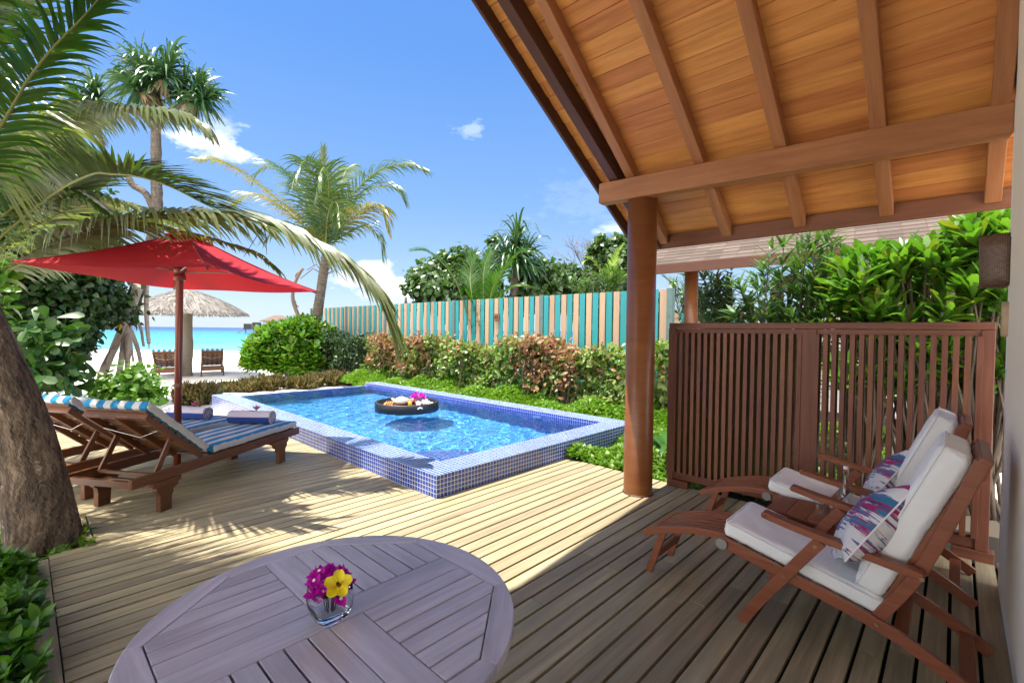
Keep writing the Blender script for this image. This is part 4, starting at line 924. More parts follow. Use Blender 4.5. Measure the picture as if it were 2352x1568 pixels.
bougain('bougainvillea_bunch', 'magenta bougainvillea bunch in the middle of the floating tray', TB + np.array([.19, .10, 0]), 26, .055, .11, .14, .13, seed=9)
dish('flower_pot', 'small clear pot holding the magenta flowers on the tray', 'pot', .19, .10, [(0, .002), (.035, .002), (.045, .1), (.04, .1), (.03, .01), (0, .01)], GL)
for lab, x, y, s in (('square white milk jug at the back of the floating tray', .30, .12, 1.), ('folded white napkin cone beside the milk jug', .22, -.06, .9)):
    r = dish('milk_jug' if 'jug' in lab else 'napkin_cone', lab, 'jug' if 'jug' in lab else 'napkin', x, y, [(0, .002), (.045 * s, .002), (.05 * s, .12 * s), (.042 * s, .12 * s), (.04 * s, .02), (0, .02)] if 'jug' in lab else [(0.075, .002), (.04, .06), (.012, .11), (.0, .115)], CERAM if 'jug' in lab else WHITEF, sq=5. if 'jug' in lab else 2.)
    if 'jug' in lab: m = MB(); m.tube([(.05, 0, .03), (.085, 0, .05), (.085, 0, .09), (.05, 0, .1)], .007, 6); m.build('handle', CERAM, r)
c = dish('cup', 'white tea cup on its saucer at the right of the tray', 'cup', .41, .06, [(0, .012), (.03, .012), (.05, .05), (.054, .075), (.05, .075), (.028, .02), (0, .02)], CERAM); m = MB(); m.lathe(plate(.085), 24); m.build('saucer', CERAM, c); m = MB(); m.tube([(.05, 0, .03), (.08, 0, .04), (.08, 0, .06), (.052, 0, .065)], .005, 6); m.build('handle', CERAM, c)
b_ = dish('fruit_bowl', 'small glass bowl of cut red fruit behind the flowers', 'bowl', .06, .22, [(0, .002), (.05, .002), (.08, .08), (.075, .08), (.045, .012), (0, .012)], GL); m = MB(); [blob(m, (.03 * math.cos(k), .03 * math.sin(k), .05 + .012 * (k % 3)), .03, .028, .024, 0, k) for k in range(6)]; m.build('fruit', plain('watermelon', (.62, .07, .05), .4), b_)

# ------------------------------------------------------------------ foliage tools
def npmesh(name, V, Q, mats, parent=None, mi=None, smooth=True, loc=None, label=None):
    V = np.asarray(V, np.float32).reshape(-1, 3); Q = np.asarray(Q, np.int32).reshape(-1, 4)
    if loc is not None: V = V - np.asarray(loc, np.float32)
    me = bpy.data.meshes.new(name); me.vertices.add(len(V)); me.vertices.foreach_set('co', V.ravel())
    me.loops.add(Q.size); me.loops.foreach_set('vertex_index', Q.ravel()); me.polygons.add(len(Q))
    me.polygons.foreach_set('loop_start', np.arange(0, Q.size, 4, dtype=np.int32)); me.polygons.foreach_set('use_smooth', np.full(len(Q), smooth))
    for m_ in (mats if isinstance(mats, (list, tuple)) else [mats]): me.materials.append(m_)
    if mi is not None: me.polygons.foreach_set('material_index', np.asarray(mi, np.int32))
    me.update(calc_edges=True)
    o = bpy.data.objects.new(name, me); COL.objects.link(o)
    if parent is not None: o.parent = parent
    elif loc is not None: o.location = [float(x) for x in loc]
    if label: o['label'] = label
    return o
def nrm(v): return v / (np.linalg.norm(v, axis=-1, keepdims=True) + 1e-9)
SHAPES = {'oval': ([0, .3, .68, 1], [.10, .95, .8, .04]), 'obov': ([0, .4, .8, 1], [.14, .6, 1., .45]), 'lance': ([0, .3, .65, 1], [.2, 1., .75, .03]), 'heart': ([0, .18, .6, 1], [.55, 1.05, .8, .05])}
def leafgeo(P, D, N, L, Wd, shape='oval', droop=.25, fold=.25):
    n = len(P); D = nrm(D); N = nrm(N - D * np.sum(N * D, -1, keepdims=True)); S = np.cross(D, N)
    L = np.broadcast_to(np.asarray(L, float), (n,))[:, None]; Wd = np.broadcast_to(np.asarray(Wd, float), (n,))[:, None]; dr = np.broadcast_to(np.asarray(droop, float), (n,))[:, None]
    if shape == 'dia':
        V = np.stack([P, P + D * L * .5 + S * Wd / 2 + N * fold * Wd / 2, P + D * L - N * dr * L, P + D * L * .5 - S * Wd / 2 + N * fold * Wd / 2], 1)
        return V.reshape(-1, 3), np.arange(4 * n).reshape(n, 4)
    ts, ws = SHAPES[shape]; rows = []
    for t, w in zip(ts, ws):
        c = P + D * L * t - N * dr * L * t * t; e = S * Wd / 2 * w; f = N * fold * Wd / 2 * w
        rows += [c + e + f, c, c - e + f]
    V = np.stack(rows, 1); q = []
    for r in range(3):
        q += [[3 * r, 3 * r + 1, 3 * r + 4, 3 * r + 3], [3 * r + 1, 3 * r + 2, 3 * r + 5, 3 * r + 4]]
    Q = (np.arange(n) * 12)[:, None, None] + np.array(q)[None]
    return V.reshape(-1, 3), Q.reshape(-1, 4)
def ribbons(P, D, Wv, L, Wd, droop, K=6, prof=None, g=(0, 0, -1)):
    """strap leaves that bend under gravity"""
    n = len(P); D = nrm(D); L = np.broadcast_to(np.asarray(L, float), (n,))[:, None]; Wd = np.broadcast_to(np.asarray(Wd, float), (n,))[:, None]; dr = np.broadcast_to(np.asarray(droop, float), (n,))[:, None]
    prof = prof or [.55, 1, .95, .8, .6, .35, .04]; prof = np.interp(np.linspace(0, 1, K + 1), np.linspace(0, 1, len(prof)), prof)
    p = P.copy(); rows = []; G = np.array(g, float)
    for k in range(K + 1):
        d = nrm(D + G * dr * (k / K) ** 1.5); wv = nrm(Wv - d * np.sum(Wv * d, -1, keepdims=True)); e = wv * Wd / 2 * prof[k]
        rows += [p - e, p + e]; p = p + d * L / K
    V = np.stack(rows, 1); q = np.array([[2 * k, 2 * k + 1, 2 * k + 3, 2 * k + 2] for k in range(K)])
    return V.reshape(-1, 3), ((np.arange(n) * 2 * (K + 1))[:, None, None] + q[None]).reshape(-1, 4)
def join(parts):
    Vs, Qs, o = [], [], 0
    for V, Q in parts: Vs.append(V); Qs.append(Q + o); o += len(V)
    return np.concatenate(Vs), np.concatenate(Qs)
def rnd(n, s=1.): return RNG.randn(n, 3) * s
def blobleaves(cs, rs, n, L, Wd, shape='oval', clumps=60, cr=.2, up=.5, **kw):
    """leaves in tufts spread through ellipsoids cs/rs, thicker towards their outside"""
    parts = []; vol = np.array([r[0] * r[1] * r[2] for r in rs]) ** (2 / 3); vol = vol / vol.sum()
    for c, r, f in zip(cs, rs, vol):
        c, r = np.array(c, float), np.array(r, float); m_ = max(6, int(clumps * f)); k = max(1, int(n * f / m_))
        q = nrm(rnd(m_)) * (.45 + .58 * RNG.rand(m_, 1) ** .6); cc = c + q * r
        P = np.repeat(cc, k, 0) + rnd(m_ * k, 1.) * (r.mean() * cr); out = nrm((P - c) / r ** 2 * r.mean())
        N = out * .7 + rnd(m_ * k, .45) + np.array([0, 0, up]); D = rnd(m_ * k, 1.) + out * .6 + np.array([0, 0, -.35])
        parts.append(leafgeo(P, D, N, L * RNG.uniform(.65, 1.2, m_ * k), Wd * RNG.uniform(.7, 1.2, m_ * k), shape, **kw))
    return join(parts)
def rosettes(C, AX, n, L, Wd, shape='obov', lo=.25, hi=1.35, droop=.25, fold=.3):
    """n leaves round each tip C that points along AX; lo..hi are opening angles"""
    m_ = len(C); AX = nrm(AX); t = nrm(np.cross(AX, np.array([.31, .2, .93]) + rnd(m_, .05))); q = np.cross(AX, t)
    i = np.tile(np.arange(n), m_); a = i * 2.399 + np.repeat(RNG.rand(m_) * 6.28, n) + RNG.randn(m_ * n) * .12; th = lo + (hi - lo) * ((i + .5) / n) + RNG.randn(m_ * n) * .1
    A_, T_, Q_ = np.repeat(AX, n, 0), np.repeat(t, n, 0), np.repeat(q, n, 0); rd = T_ * np.cos(a)[:, None] + Q_ * np.sin(a)[:, None]
    D = A_ * np.cos(th)[:, None] + rd * np.sin(th)[:, None]; N = A_ * np.sin(th)[:, None] - rd * np.cos(th)[:, None]
    P = np.repeat(C, n, 0) - A_ * (.35 * L * (i / n))[:, None]
    return leafgeo(P, D, N, L * (.6 + .4 * np.sin(np.pi * np.clip(i / n + .25, 0, 1))) * RNG.uniform(.8, 1.15, m_ * n), Wd * RNG.uniform(.8, 1.15, m_ * n), shape, droop, fold)

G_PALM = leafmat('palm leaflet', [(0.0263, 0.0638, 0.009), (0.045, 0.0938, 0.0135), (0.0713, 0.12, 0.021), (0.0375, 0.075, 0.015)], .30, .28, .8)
G_PALMY = leafmat('yellowing palm leaflet', [(0.16, 0.16, 0.016), (0.24, 0.192, 0.02), (0.096, 0.128, 0.016), (0.208, 0.12, 0.024)], .36, .35)
G_PALMB = leafmat('fresh palm leaflet', [(0.0375, 0.12, 0.009), (0.0562, 0.15, 0.012), (0.03, 0.09, 0.009)], .32, .45)
G_DARK = leafmat('dark round leaf', [(0.015, 0.0413, 0.009), (0.024, 0.06, 0.012), (0.0338, 0.075, 0.015), (0.0195, 0.0488, 0.00975)], .4, .2)
G_MID = leafmat('mid green leaf', [(0.021, 0.066, 0.0108), (0.033, 0.09, 0.0132), (0.048, 0.114, 0.018)], .38, .3)
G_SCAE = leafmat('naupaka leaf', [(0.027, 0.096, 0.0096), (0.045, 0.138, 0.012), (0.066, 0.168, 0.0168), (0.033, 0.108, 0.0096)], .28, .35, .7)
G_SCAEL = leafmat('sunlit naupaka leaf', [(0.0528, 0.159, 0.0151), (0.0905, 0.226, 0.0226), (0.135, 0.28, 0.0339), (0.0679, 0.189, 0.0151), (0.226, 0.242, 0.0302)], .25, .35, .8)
G_LIGHT = leafmat('light green leaf', [(0.06, 0.165, 0.0187), (0.0975, 0.225, 0.0263), (0.135, 0.255, 0.0375)], .4, .4)
G_COVER = leafmat('ground cover leaf', [(0.0705, 0.188, 0.0157), (0.133, 0.274, 0.0274), (0.204, 0.329, 0.047), (0.094, 0.219, 0.0196)], .4, .35)
G_HEDGE = leafmat('hedge leaf', [(0.0515, 0.138, 0.0155), (0.12, 0.215, 0.0257), (0.224, 0.291, 0.0601), (0.0772, 0.172, 0.0172), (0.291, 0.326, 0.103)], .4, .35)
G_COPPER = leafmat('copper leaf', [(0.245, 0.108, 0.054), (0.302, 0.158, 0.0792), (0.187, 0.072, 0.036), (0.216, 0.187, 0.0576), (0.274, 0.137, 0.072)], .45, .3, .4, (1.2, .9, .6))
G_OLEA = leafmat('oleander leaf', [(0.048, 0.114, 0.03), (0.078, 0.156, 0.042), (0.114, 0.198, 0.06)], .4, .3)
G_PAND = leafmat('pandanus leaf', [(.025, .075, .025), (.04, .105, .03), (.06, .13, .04), (.03, .08, .03)], .34, .15, .7)
G_RHOEO = leafmat('bronze strap leaf', [(.055, .055, .02), (.11, .095, .03), (.20, .15, .05), (.075, .08, .025), (.15, .075, .045)], .45, .2, .4)
G_YLEAF = leafmat('yellow old leaf', [(.50, .24, .01), (.55, .30, .02)], .5, .3)
G_DEAD = leafmat('dry pandanus leaf', [(.16, .10, .055), (.24, .17, .10)], .7, .1)
G_PALMS = leafmat('sunlit palm leaflet', [(0.106, 0.154, 0.048), (0.163, 0.202, 0.072), (0.211, 0.23, 0.096), (0.134, 0.173, 0.0576)], .36, .4, 1.)  # palm leaflet copy with whitish sheen put into its lighter colour
RACH = plain('green yellow rachis', (.16, .17, .035), .5); RACHD = plain('dark rachis', (.045, .035, .015), .5)
BARK, nt, p = newmat('palm bark'); tc = nd(nt, 'TexCoord'); uvn = tc.outputs['UV']
w1 = nd(nt, 'TexNoise', {'Vector': nd(nt, 'Mapping', {'Vector': uvn, 'Scale': (26, 2.2, 1)}).outputs[0], 'Scale': 1., 'Detail': 4.}); w2 = nd(nt, 'TexNoise', {'Vector': nd(nt, 'Mapping', {'Vector': uvn, 'Scale': (4, 18, 1)}).outputs[0], 'Scale': 1.2, 'Detail': 5., 'Roughness': .65})
w3 = nd(nt, 'TexNoise', {'Vector': tc.outputs['Object'], 'Scale': 3.2, 'Detail': 4., 'Roughness': .7})
f = mth(nt, 'ADD', mth(nt, 'MULTIPLY', w1.outputs[0], .45), mth(nt, 'MULTIPLY', w2.outputs[0], .55))
col = ramp(nt, f, [(.32, (.03, .022, .016)), (.5, (.09, .07, .052)), (.66, (.18, .145, .11))])
nt.links.new(mix(nt, ramp(nt, w3.outputs[0], [(.60, (0, 0, 0)), (.66, (.6, .6, .6))]), col, (.26, .23, .195)), p.inputs['Base Color']); p.inputs['Roughness'].default_value = .9; bump(nt, p, f, .8, .03)
TRUNK = plain('grey brown bark', (.17, .125, .09), .9, .4, 9, .7); TWIG = plain('twig bark', (.11, .08, .055), .9, .3, 20)
BARKV, nt, p = newmat('flaking palm bark'); tc = nd(nt, 'TexCoord'); uvn = tc.outputs['UV']
w1 = nd(nt, 'TexNoise', {'Vector': nd(nt, 'Mapping', {'Vector': uvn, 'Scale': (5, 20, 1)}).outputs[0], 'Scale': 1., 'Detail': 6., 'Roughness': .7, 'Distortion': 1.6}); w2 = nd(nt, 'TexNoise', {'Vector': nd(nt, 'Mapping', {'Vector': uvn, 'Scale': (2.2, 3, 1)}).outputs[0], 'Scale': 1.5, 'Detail': 5.})
w3 = nd(nt, 'TexNoise', {'Vector': nd(nt, 'Mapping', {'Vector': uvn, 'Scale': (9, 6, 1)}).outputs[0], 'Scale': 1., 'Detail': 4., 'Roughness': .7})
f = mth(nt, 'ADD', mth(nt, 'MULTIPLY', w1.outputs[0], .75), mth(nt, 'MULTIPLY', w2.outputs[0], .25))
col = ramp(nt, f, [(.38, (.03, .02, .012)), (.5, (.14, .095, .06)), (.62, (.32, .235, .16))])
nt.links.new(mix(nt, ramp(nt, w3.outputs[0], [(.63, (0, 0, 0)), (.67, (.55, .55, .55))]), col, (.46, .41, .35)), p.inputs['Base Color']); p.inputs['Roughness'].default_value = .9; bump(nt, p, f, 1., .04)
def frond(parent, pts, n=70, L=.8, Wd=.035, droop=1.0, lift=.25, fwd=.55, mat=None, up=(0, 0, 1), rr=.016, sides=(1, -1), tipL=.45, baseL=.55, s0=.06, rach=None, ragged=.08, sideL=(1, 1)):
    """a palm frond along rachis pts; leaflets on both sides hang more with droop"""
    C_ = np.array(curve(pts, 10)); seg = np.r_[0, np.cumsum(np.linalg.norm(np.diff(C_, axis=0), axis=1))]; tot = seg[-1]; parts = []; upv = np.array(up, float); base = C_[0]
    for sd in sides:
        s = np.linspace(s0, .995, n) + RNG.randn(n) * .003; s = np.clip(s, 0, 1); P = np.stack([np.interp(s * tot, seg, C_[:, k]) for k in range(3)], -1)
        P2 = np.stack([np.interp(np.clip(s * tot + .02, 0, tot), seg, C_[:, k]) for k in range(3)], -1); P1 = np.stack([np.interp(np.clip(s * tot - .02, 0, tot), seg, C_[:, k]) for k in range(3)], -1)
        T = nrm(P2 - P1); N = nrm(upv - T * (T @ upv)[:, None]); B = np.cross(T, N) * sd
        D = T * (fwd + .8 * s ** 2)[:, None] + B * (1 - .45 * s ** 3)[:, None] + N * lift + rnd(n, ragged)
        prof = np.where(s < .35, baseL + (1 - baseL) * s / .35, 1 - (1 - tipL) * ((s - .35) / .65) ** 1.6)
        parts.append(ribbons(P, D, T + N * .25, L * sideL[0 if sd > 0 else 1] * prof * RNG.uniform(.88, 1.06, n), Wd * RNG.uniform(.8, 1.15, n), droop * RNG.uniform(.7, 1.35, n), 6))
    V, Q = join(parts); loc = np.array(parent.location) if parent is not None else np.zeros(3)
    o = npmesh('frond', V - loc, Q, mat or G_PALM, parent)
    m = MB(); m.tube([c - loc for c in C_], list(np.linspace(rr, rr * .2, len(C_))), 6); m.build('rachis', rach or RACH, o)
    return o
def ring_trunk(name, pts, radii, n, parent, mat=BARK, rings=40, wob=.03, amp=.03):
    C_ = np.array(curve(pts, max(2, rings // (len(pts) - 1)))); r = np.interp(np.linspace(0, 1, len(C_)), np.linspace(0, 1, len(radii)), radii); loc = np.array(parent.location)
    r = r * (1 + amp * ((np.arange(len(C_)) % 2) - .5) * 2)
    m = MB(); m.tube([c - loc for c in C_], list(r), n, wob=wob); return m.build(name, mat, parent)
def limb(parent, name, paths, mat=TWIG, n=7):
    m = MB(); loc = np.array(parent.location)
    for pts, r0, r1 in paths:
        C_ = curve(pts, 4); m.tube([np.array(c) - loc for c in C_], list(np.linspace(r0, r1, len(C_))), n)
    return m.build(name, mat, parent)
def plant(name, label, cat, loc, group=None): return thing(name, label, cat, loc, 0, group)
def V3(*uvd): return [A(u, v, d) for u, v, d in uvd]

# ------------------------------------------------------------------ the palm in the foreground and the young palm beside it
kp = plant('coconut_palm', 'thick leaning coconut palm trunk at the left edge of the deck', 'palm', (-3.42, 3.4, -.1))
ring_trunk('trunk', [(-3.42, 3.42, -.2), (-3.44, 3.41, .12), (-3.50, 3.40, .5), (-3.60, 3.39, .9), (-3.80, 3.39, 1.4), (-4.02, 3.39, 1.9), (-4.3, 3.4, 2.4), (-4.55, 3.4, 2.85)], [.235, .205, .185, .175, .165, .155, .15, .14], 48, kp, BARKV, rings=130, wob=.006, amp=.004)
K0 = (-4.5, 3.4, 2.85)
frond(kp, [K0] + V3((-90, 400, 3.2), (0, 292, 3.1), (60, 190, 3.0), (120, 112, 2.9), (190, 40, 2.85), (250, -30, 2.8)), 78, .52, .028, 1.1, .25, .5, G_PALMB, up=(-.6, .2, .8), rach=RACH, tipL=.6, sideL=(1., .75))
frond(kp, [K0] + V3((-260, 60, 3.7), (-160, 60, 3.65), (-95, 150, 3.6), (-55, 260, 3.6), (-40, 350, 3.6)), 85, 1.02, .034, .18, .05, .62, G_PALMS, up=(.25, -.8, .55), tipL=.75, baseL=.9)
for k, (dx, dy, dz) in enumerate(((-1.2, -1.4, .5), (-1.6, 1.9, .9))):
    frond(kp, [K0, np.array(K0) + [dx * .5, dy * .5, dz + .3], np.array(K0) + [dx, dy, dz * .6 - .1], np.array(K0) + [dx * 1.3, dy * 1.3, dz * .2 - .8]], 50, .7, .036, 1.1)
for pts in (((-3.7, 3.1, 3.9), (-2.9, 2.9, 4.5), (-2.1, 2.75, 4.6), (-1.5, 2.6, 4.2)), ((-4.0, 2.8, 3.7), (-3.3, 2.2, 4.2), (-2.6, 1.8, 4.0), (-2.1, 1.5, 3.5)), ((-4.1, 3.0, 3.8), (-3.4, 2.5, 4.6), (-2.6, 2.1, 4.9), (-1.9, 1.9, 4.6)), ((-4.3, 4.0, 4.2), (-4.0, 4.7, 5.3), (-3.6, 5.3, 5.9), (-3.2, 6.0, 6.3)), ((-4.6, 4.1, 4.2), (-4.8, 4.9, 5.2), (-4.9, 5.6, 5.8), (-5.0, 6.3, 6.2)), ((-4.4, 3.7, 4.2), (-4.2, 4.1, 5.0), (-3.9, 4.6, 5.4), (-3.5, 5.1, 5.5)), ((-3.9, 3.0, 4.0), (-3.2, 2.9, 4.6), (-2.5, 2.9, 4.7), (-1.9, 3.0, 4.4)), ((-3.8, 2.6, 3.9), (-3.1, 2.3, 4.4), (-2.4, 2.3, 4.5), (-1.8, 2.3, 4.2)), ((-3.9, 2.4, 3.7), (-3.3, 1.9, 4.0), (-2.7, 1.6, 4.0), (-2.2, 1.3, 3.6)), ((-3.9, 2.9, 3.6), (-3.2, 2.6, 3.9), (-2.7, 2.2, 3.9), (-2.4, 1.8, 3.6))):
    frond(kp, [K0] + [np.array(p_) for p_ in pts], 70, .80, .05, .7, .2, .7, G_PALM)
yp = plant('young_palm', 'young coconut palm whose arching fronds hang over the red parasol', 'palm', (-6.5, 5.2, -.1))
ring_trunk('trunk', [(-6.5, 5.2, -.2), (-6.5, 5.15, .5), (-6.45, 5.1, 1.2), (-6.4, 5.1, 1.75)], [.2, .16, .14, .13], 18, yp, rings=30)
Y0 = (-6.35, 5.05, 1.8)
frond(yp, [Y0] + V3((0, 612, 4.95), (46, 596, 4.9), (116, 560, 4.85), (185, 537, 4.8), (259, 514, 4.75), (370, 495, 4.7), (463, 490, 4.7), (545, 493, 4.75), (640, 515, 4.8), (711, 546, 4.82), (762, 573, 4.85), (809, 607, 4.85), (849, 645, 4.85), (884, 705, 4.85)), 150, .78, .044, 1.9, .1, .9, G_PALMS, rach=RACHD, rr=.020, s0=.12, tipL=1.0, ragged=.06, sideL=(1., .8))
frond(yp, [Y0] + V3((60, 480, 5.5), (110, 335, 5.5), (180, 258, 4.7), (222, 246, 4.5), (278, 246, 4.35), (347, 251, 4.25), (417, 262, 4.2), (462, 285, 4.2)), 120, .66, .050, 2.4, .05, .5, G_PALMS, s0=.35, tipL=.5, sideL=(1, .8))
frond(yp, [Y0] + V3((90, 470, 5.3), (199, 405, 4.4), (259, 400, 4.1), (324, 407, 3.95), (394, 430, 3.9), (463, 465, 3.85), (520, 493, 3.85)), 130, .76, .036, .3, .5, .95, G_PALM, s0=.3, tipL=.65)
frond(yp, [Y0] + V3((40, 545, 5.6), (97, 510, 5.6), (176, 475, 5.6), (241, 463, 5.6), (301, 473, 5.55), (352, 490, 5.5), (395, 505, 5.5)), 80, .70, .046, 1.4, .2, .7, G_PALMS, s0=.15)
frond(yp, [Y0] + V3((160, 560, 5.0), (300, 508, 4.95), (436, 534, 4.95), (514, 556, 4.95), (573, 574, 4.95), (605, 592, 4.95), (636, 618, 4.95)), 80, .34, .028, 1.4, .1, .8, G_PALMY, s0=.3, tipL=.5)
frond(yp, [Y0] + V3((-40, 540, 5.2), (40, 470, 5.2), (120, 435, 5.2), (190, 450, 5.2), (250, 490, 5.2)), 60, .6, .036, 1.3, .2, .6, G_PALM, s0=.1)
frond(yp, [Y0] + V3((-60, 520, 5.3), (-20, 430, 5.3), (40, 370, 5.3), (130, 360, 5.3), (230, 390, 5.3)), 60, .65, .036, 1.0, .2, .7, G_PALM, s0=.1)
for dx, dy, dz in ((-1.6, .9, 1.4), (-1.5, -1.2, 1.2), (.2, -1.6, 1.5), (-.3, 1.9, 1.7)):
    q = np.array(Y0); frond(yp, [q, q + [dx * .45, dy * .45, dz], q + [dx, dy, dz * .95], q + [dx * 1.4, dy * 1.4, dz * .4]], 50, .6, .034, 1.1)
for u0, v0, u1, v1 in ((330, 505, 395, 585), (620, 500, 560, 590), (606, 520, 612, 585)):
    m = MB(); q0, q1 = A(u0, v0, 4.75), A(u1, v1, 4.74); m.tube([q0 - np.array(yp.location), (q0 + q1) / 2 + [.01, 0, .03] - np.array(yp.location), q1 - np.array(yp.location)], [.006, .004, .002], 5); m.build('dry_leaflet', RACHD, yp)

# ------------------------------------------------------------------ leaning palm by the pool end
DM = 16.6; mp = plant('coconut_palm', 'slender leaning coconut palm in the middle standing behind the end of the pool', 'palm', A(693, 862, DM))
ring_trunk('trunk', V3((690, 872, DM), (697, 850, DM), (712, 800, DM), (726, 735, DM), (736, 675, DM), (743, 625, DM), (748, 585, DM)), [.30, .27, .21, .18, .16, .16, .13], 18, mp, mat=BARK, rings=90, wob=.02, amp=.022)
c0_ = A(747, 592, DM)
for pts, n, L, mat, dr, kw in (
    (((715, 520, 0), (640, 460, -.5), (560, 400, -.8), (505, 372, -.9), (460, 366, -.9)), 70, 1.0, G_PALMY, 1.5, {}),
    (((700, 520, 0), (640, 470, .5), (575, 448, .8), (530, 470, .9), (510, 500, 1.)), 60, .95, G_PALMY, 1.6, {}),
    (((720, 500, 0), (690, 430, .6), (640, 385, 1.), (605, 385, 1.2), (590, 400, 1.2)), 70, 1.15, G_PALM, 1.2, {}),
    (((735, 500, -.3), (722, 420, -.8), (705, 375, -1.2), (690, 380, -1.5), (675, 420, -1.7)), 70, 1.1, G_PALM, 1.3, {}),
    (((745, 500, 0), (743, 420, .2), (742, 345, .3)), 60, .75, G_PALM, .3, dict(lift=.5, fwd=1.6)),
    (((755, 500, 0), (755, 430, -.9), (748, 385, -1.4), (735, 400, -1.8), (728, 440, -1.9)), 70, 1.15, G_PALM, 1.2, {}),
    (((775, 510, 0), (815, 440, 0), (870, 392, 0), (925, 378, 0), (968, 388, 0)), 80, 1.15, G_PALM, 1.5, {}),
    (((770, 520, 0), (810, 465, .5), (860, 430, .9), (905, 432, 1.), (925, 455, 1.1)), 70, 1.1, G_PALM, 1.5, {}),
    (((765, 540, 0), (805, 505, -.4), (845, 475, -.8), (875, 480, -.9), (888, 520, -.9)), 70, 1.1, G_PALMY, 1.9, {}),
    (((765, 560, 0), (800, 535, .4), (840, 520, .8), (870, 545, 1.), (880, 590, 1.)), 50, .9, G_PALM, 1.9, {}),
    (((725, 550, 0), (680, 520, .8), (640, 520, 1.4), (610, 550, 1.6)), 60, 1.0, G_PALM, 1.6, {}),
    (((760, 500, .5), (785, 420, 1.2), (800, 385, 1.8), (830, 400, 2.4)), 60, 1.0, G_PALM, 1.3, {}),
    (((750, 520, -.6), (760, 470, -1.2), (775, 470, -1.9), (780, 520, -2.3)), 60, 1.0, G_PALM, 1.5, {})):
    frond(mp, [c0_] + [A(u, v, DM + d) for u, v, d in pts], int(n * .95), L * 1.1, .048, dr, mat=mat, rr=.03, s0=.12, **kw)
m = MB(); loc = np.array(mp.location)
for u, v in ((690, 640), (795, 645), (705, 620), (780, 615)):
    m.tube([c0_ + [0, 0, -.6] - loc, (c0_ + A(u, v - 18, DM)) / 2 + [0, 0, -.15] - loc, A(u, v, DM) - loc], [.03, .02, .012], 6)
m.build('old_stalk', TRUNK, mp)

# ------------------------------------------------------------------ screw pine with stilt roots and its crowns
DP = 10.5; sp_ = plant('screw_pine', 'tall screw pine with stilt roots and drooping leaf crowns against the sky', 'tree', A(285, 880, DP))
loc = np.array(sp_.location); ROOTM = plain('pale stilt root', (.34, .27, .22), .9, .3, 10, .5)
m = MB()
for pts, r0, r1 in ((((298, 735), (306, 695), (318, 655), (338, 590), (352, 540), (360, 480), (359, 400), (358, 300), (357, 215)), .15, .085), (((352, 480), (335, 445), (305, 425), (290, 400), (262, 372), (235, 340), (222, 270)), .07, .05), (((362, 300), (385, 260), (418, 240), (440, 225)), .05, .045)):
    C_ = [np.array(c) - loc for c in curve([A(u, v, DP) for u, v in pts], 6)]; m.tube(C_, list(np.linspace(r0, r1, len(C_)) * (1 + .06 * (np.arange(len(C_)) % 2))), 12, wob=.05)
m.build('trunk', BARK, sp_)
for pts, r in ((((318, 655), (296, 720), (262, 800), (238, 850), (216, 912)), .095), (((300, 690), (280, 760), (250, 830), (228, 890), (203, 925)), .055), (((300, 720), (285, 790), (275, 850), (262, 900)), .07), (((290, 740), (295, 800), (290, 870)), .06), (((310, 700), (300, 760), (306, 830)), .03), (((300, 760), (316, 800), (326, 850)), .05), (((303, 715), (322, 750), (330, 795)), .035), (((338, 600), (336, 680), (337, 735), (342, 788)), .05), (((262, 800), (245, 850), (225, 880), (212, 920)), .05)):
    C_ = curve([A(u, v, DP + random.uniform(-.35, .35)) for u, v in pts], 5); m = MB(); m.tube([np.array(c) - loc for c in C_], list(np.linspace(r, r * .75, len(C_))), 9, wob=.06); m.build('stilt_root', ROOTM, sp_)
m = MB(); m.tube([A(341, 788, DP) - loc, A(338, 830, DP) - loc], .008, 5); m.tube([A(342, 786, DP) - loc, A(348, 822, DP) - loc], .008, 5); m.build('rope', plain('rope', (.3, .25, .18), .9), sp_)
def pand_head(parent, c, ax, n, L, Wd, seed, name='crown', dead=True):
    ax = nrm(np.array(ax, float)); t = nrm(np.cross(ax, [.3, .5, .1])); q = np.cross(ax, t); i = np.arange(n); a = i * 2.399; th = .12 + 1.75 * (i / n) ** .8 + RNG.randn(n) * .1
    rd = np.cos(a)[:, None] * t + np.sin(a)[:, None] * q; D = np.cos(th)[:, None] * ax + np.sin(th)[:, None] * rd; P = np.array(c) - ax * (i / n * .3)[:, None] - np.array(parent.location)
    V, Q = ribbons(P, D, np.cross(D, rd + ax * .01) + rnd(n, .1), L * RNG.uniform(.75, 1.15, n), Wd * RNG.uniform(.8, 1.2, n), 1.9 * RNG.uniform(.4, 1.5, n), 7, [1, 1, .95, .85, .7, .5, .05])
    o = npmesh(name, V, Q, G_PAND, parent)
    if dead:
        k = n // 3; a = RNG.rand(k) * 6.28; rd = np.cos(a)[:, None] * t + np.sin(a)[:, None] * q; D = rd * .5 - ax; V, Q = ribbons(np.array(c) - ax * .35 + rd * .05 - np.array(parent.location), D, np.cross(D, rd) + rnd(k, .2), L * .55 * RNG.uniform(.6, 1.2, k), Wd * .8, .8, 5); npmesh('dry_skirt', V, Q, G_DEAD, o)
for u, v, L, n, ax in ((350, 175, .85, 120, (0, -.1, 1)), (318, 150, .75, 90, (-.3, -.2, 1)), (385, 150, .75, 90, (.3, 0, 1)), (300, 190, .7, 60, (-.7, 0, .7)), (455, 205, .72, 120, (.35, -.1, .9)), (478, 222, .62, 70, (.9, 0, .6)), (425, 190, .6, 60, (.2, -.3, 1)), (218, 215, .78, 120, (0, -.1, 1)), (180, 230, .62, 70, (-.4, 0, 1))):
    pand_head(sp_, A(u, v, DP + random.uniform(-.3, .3)), ax, n, L, .062, 1)

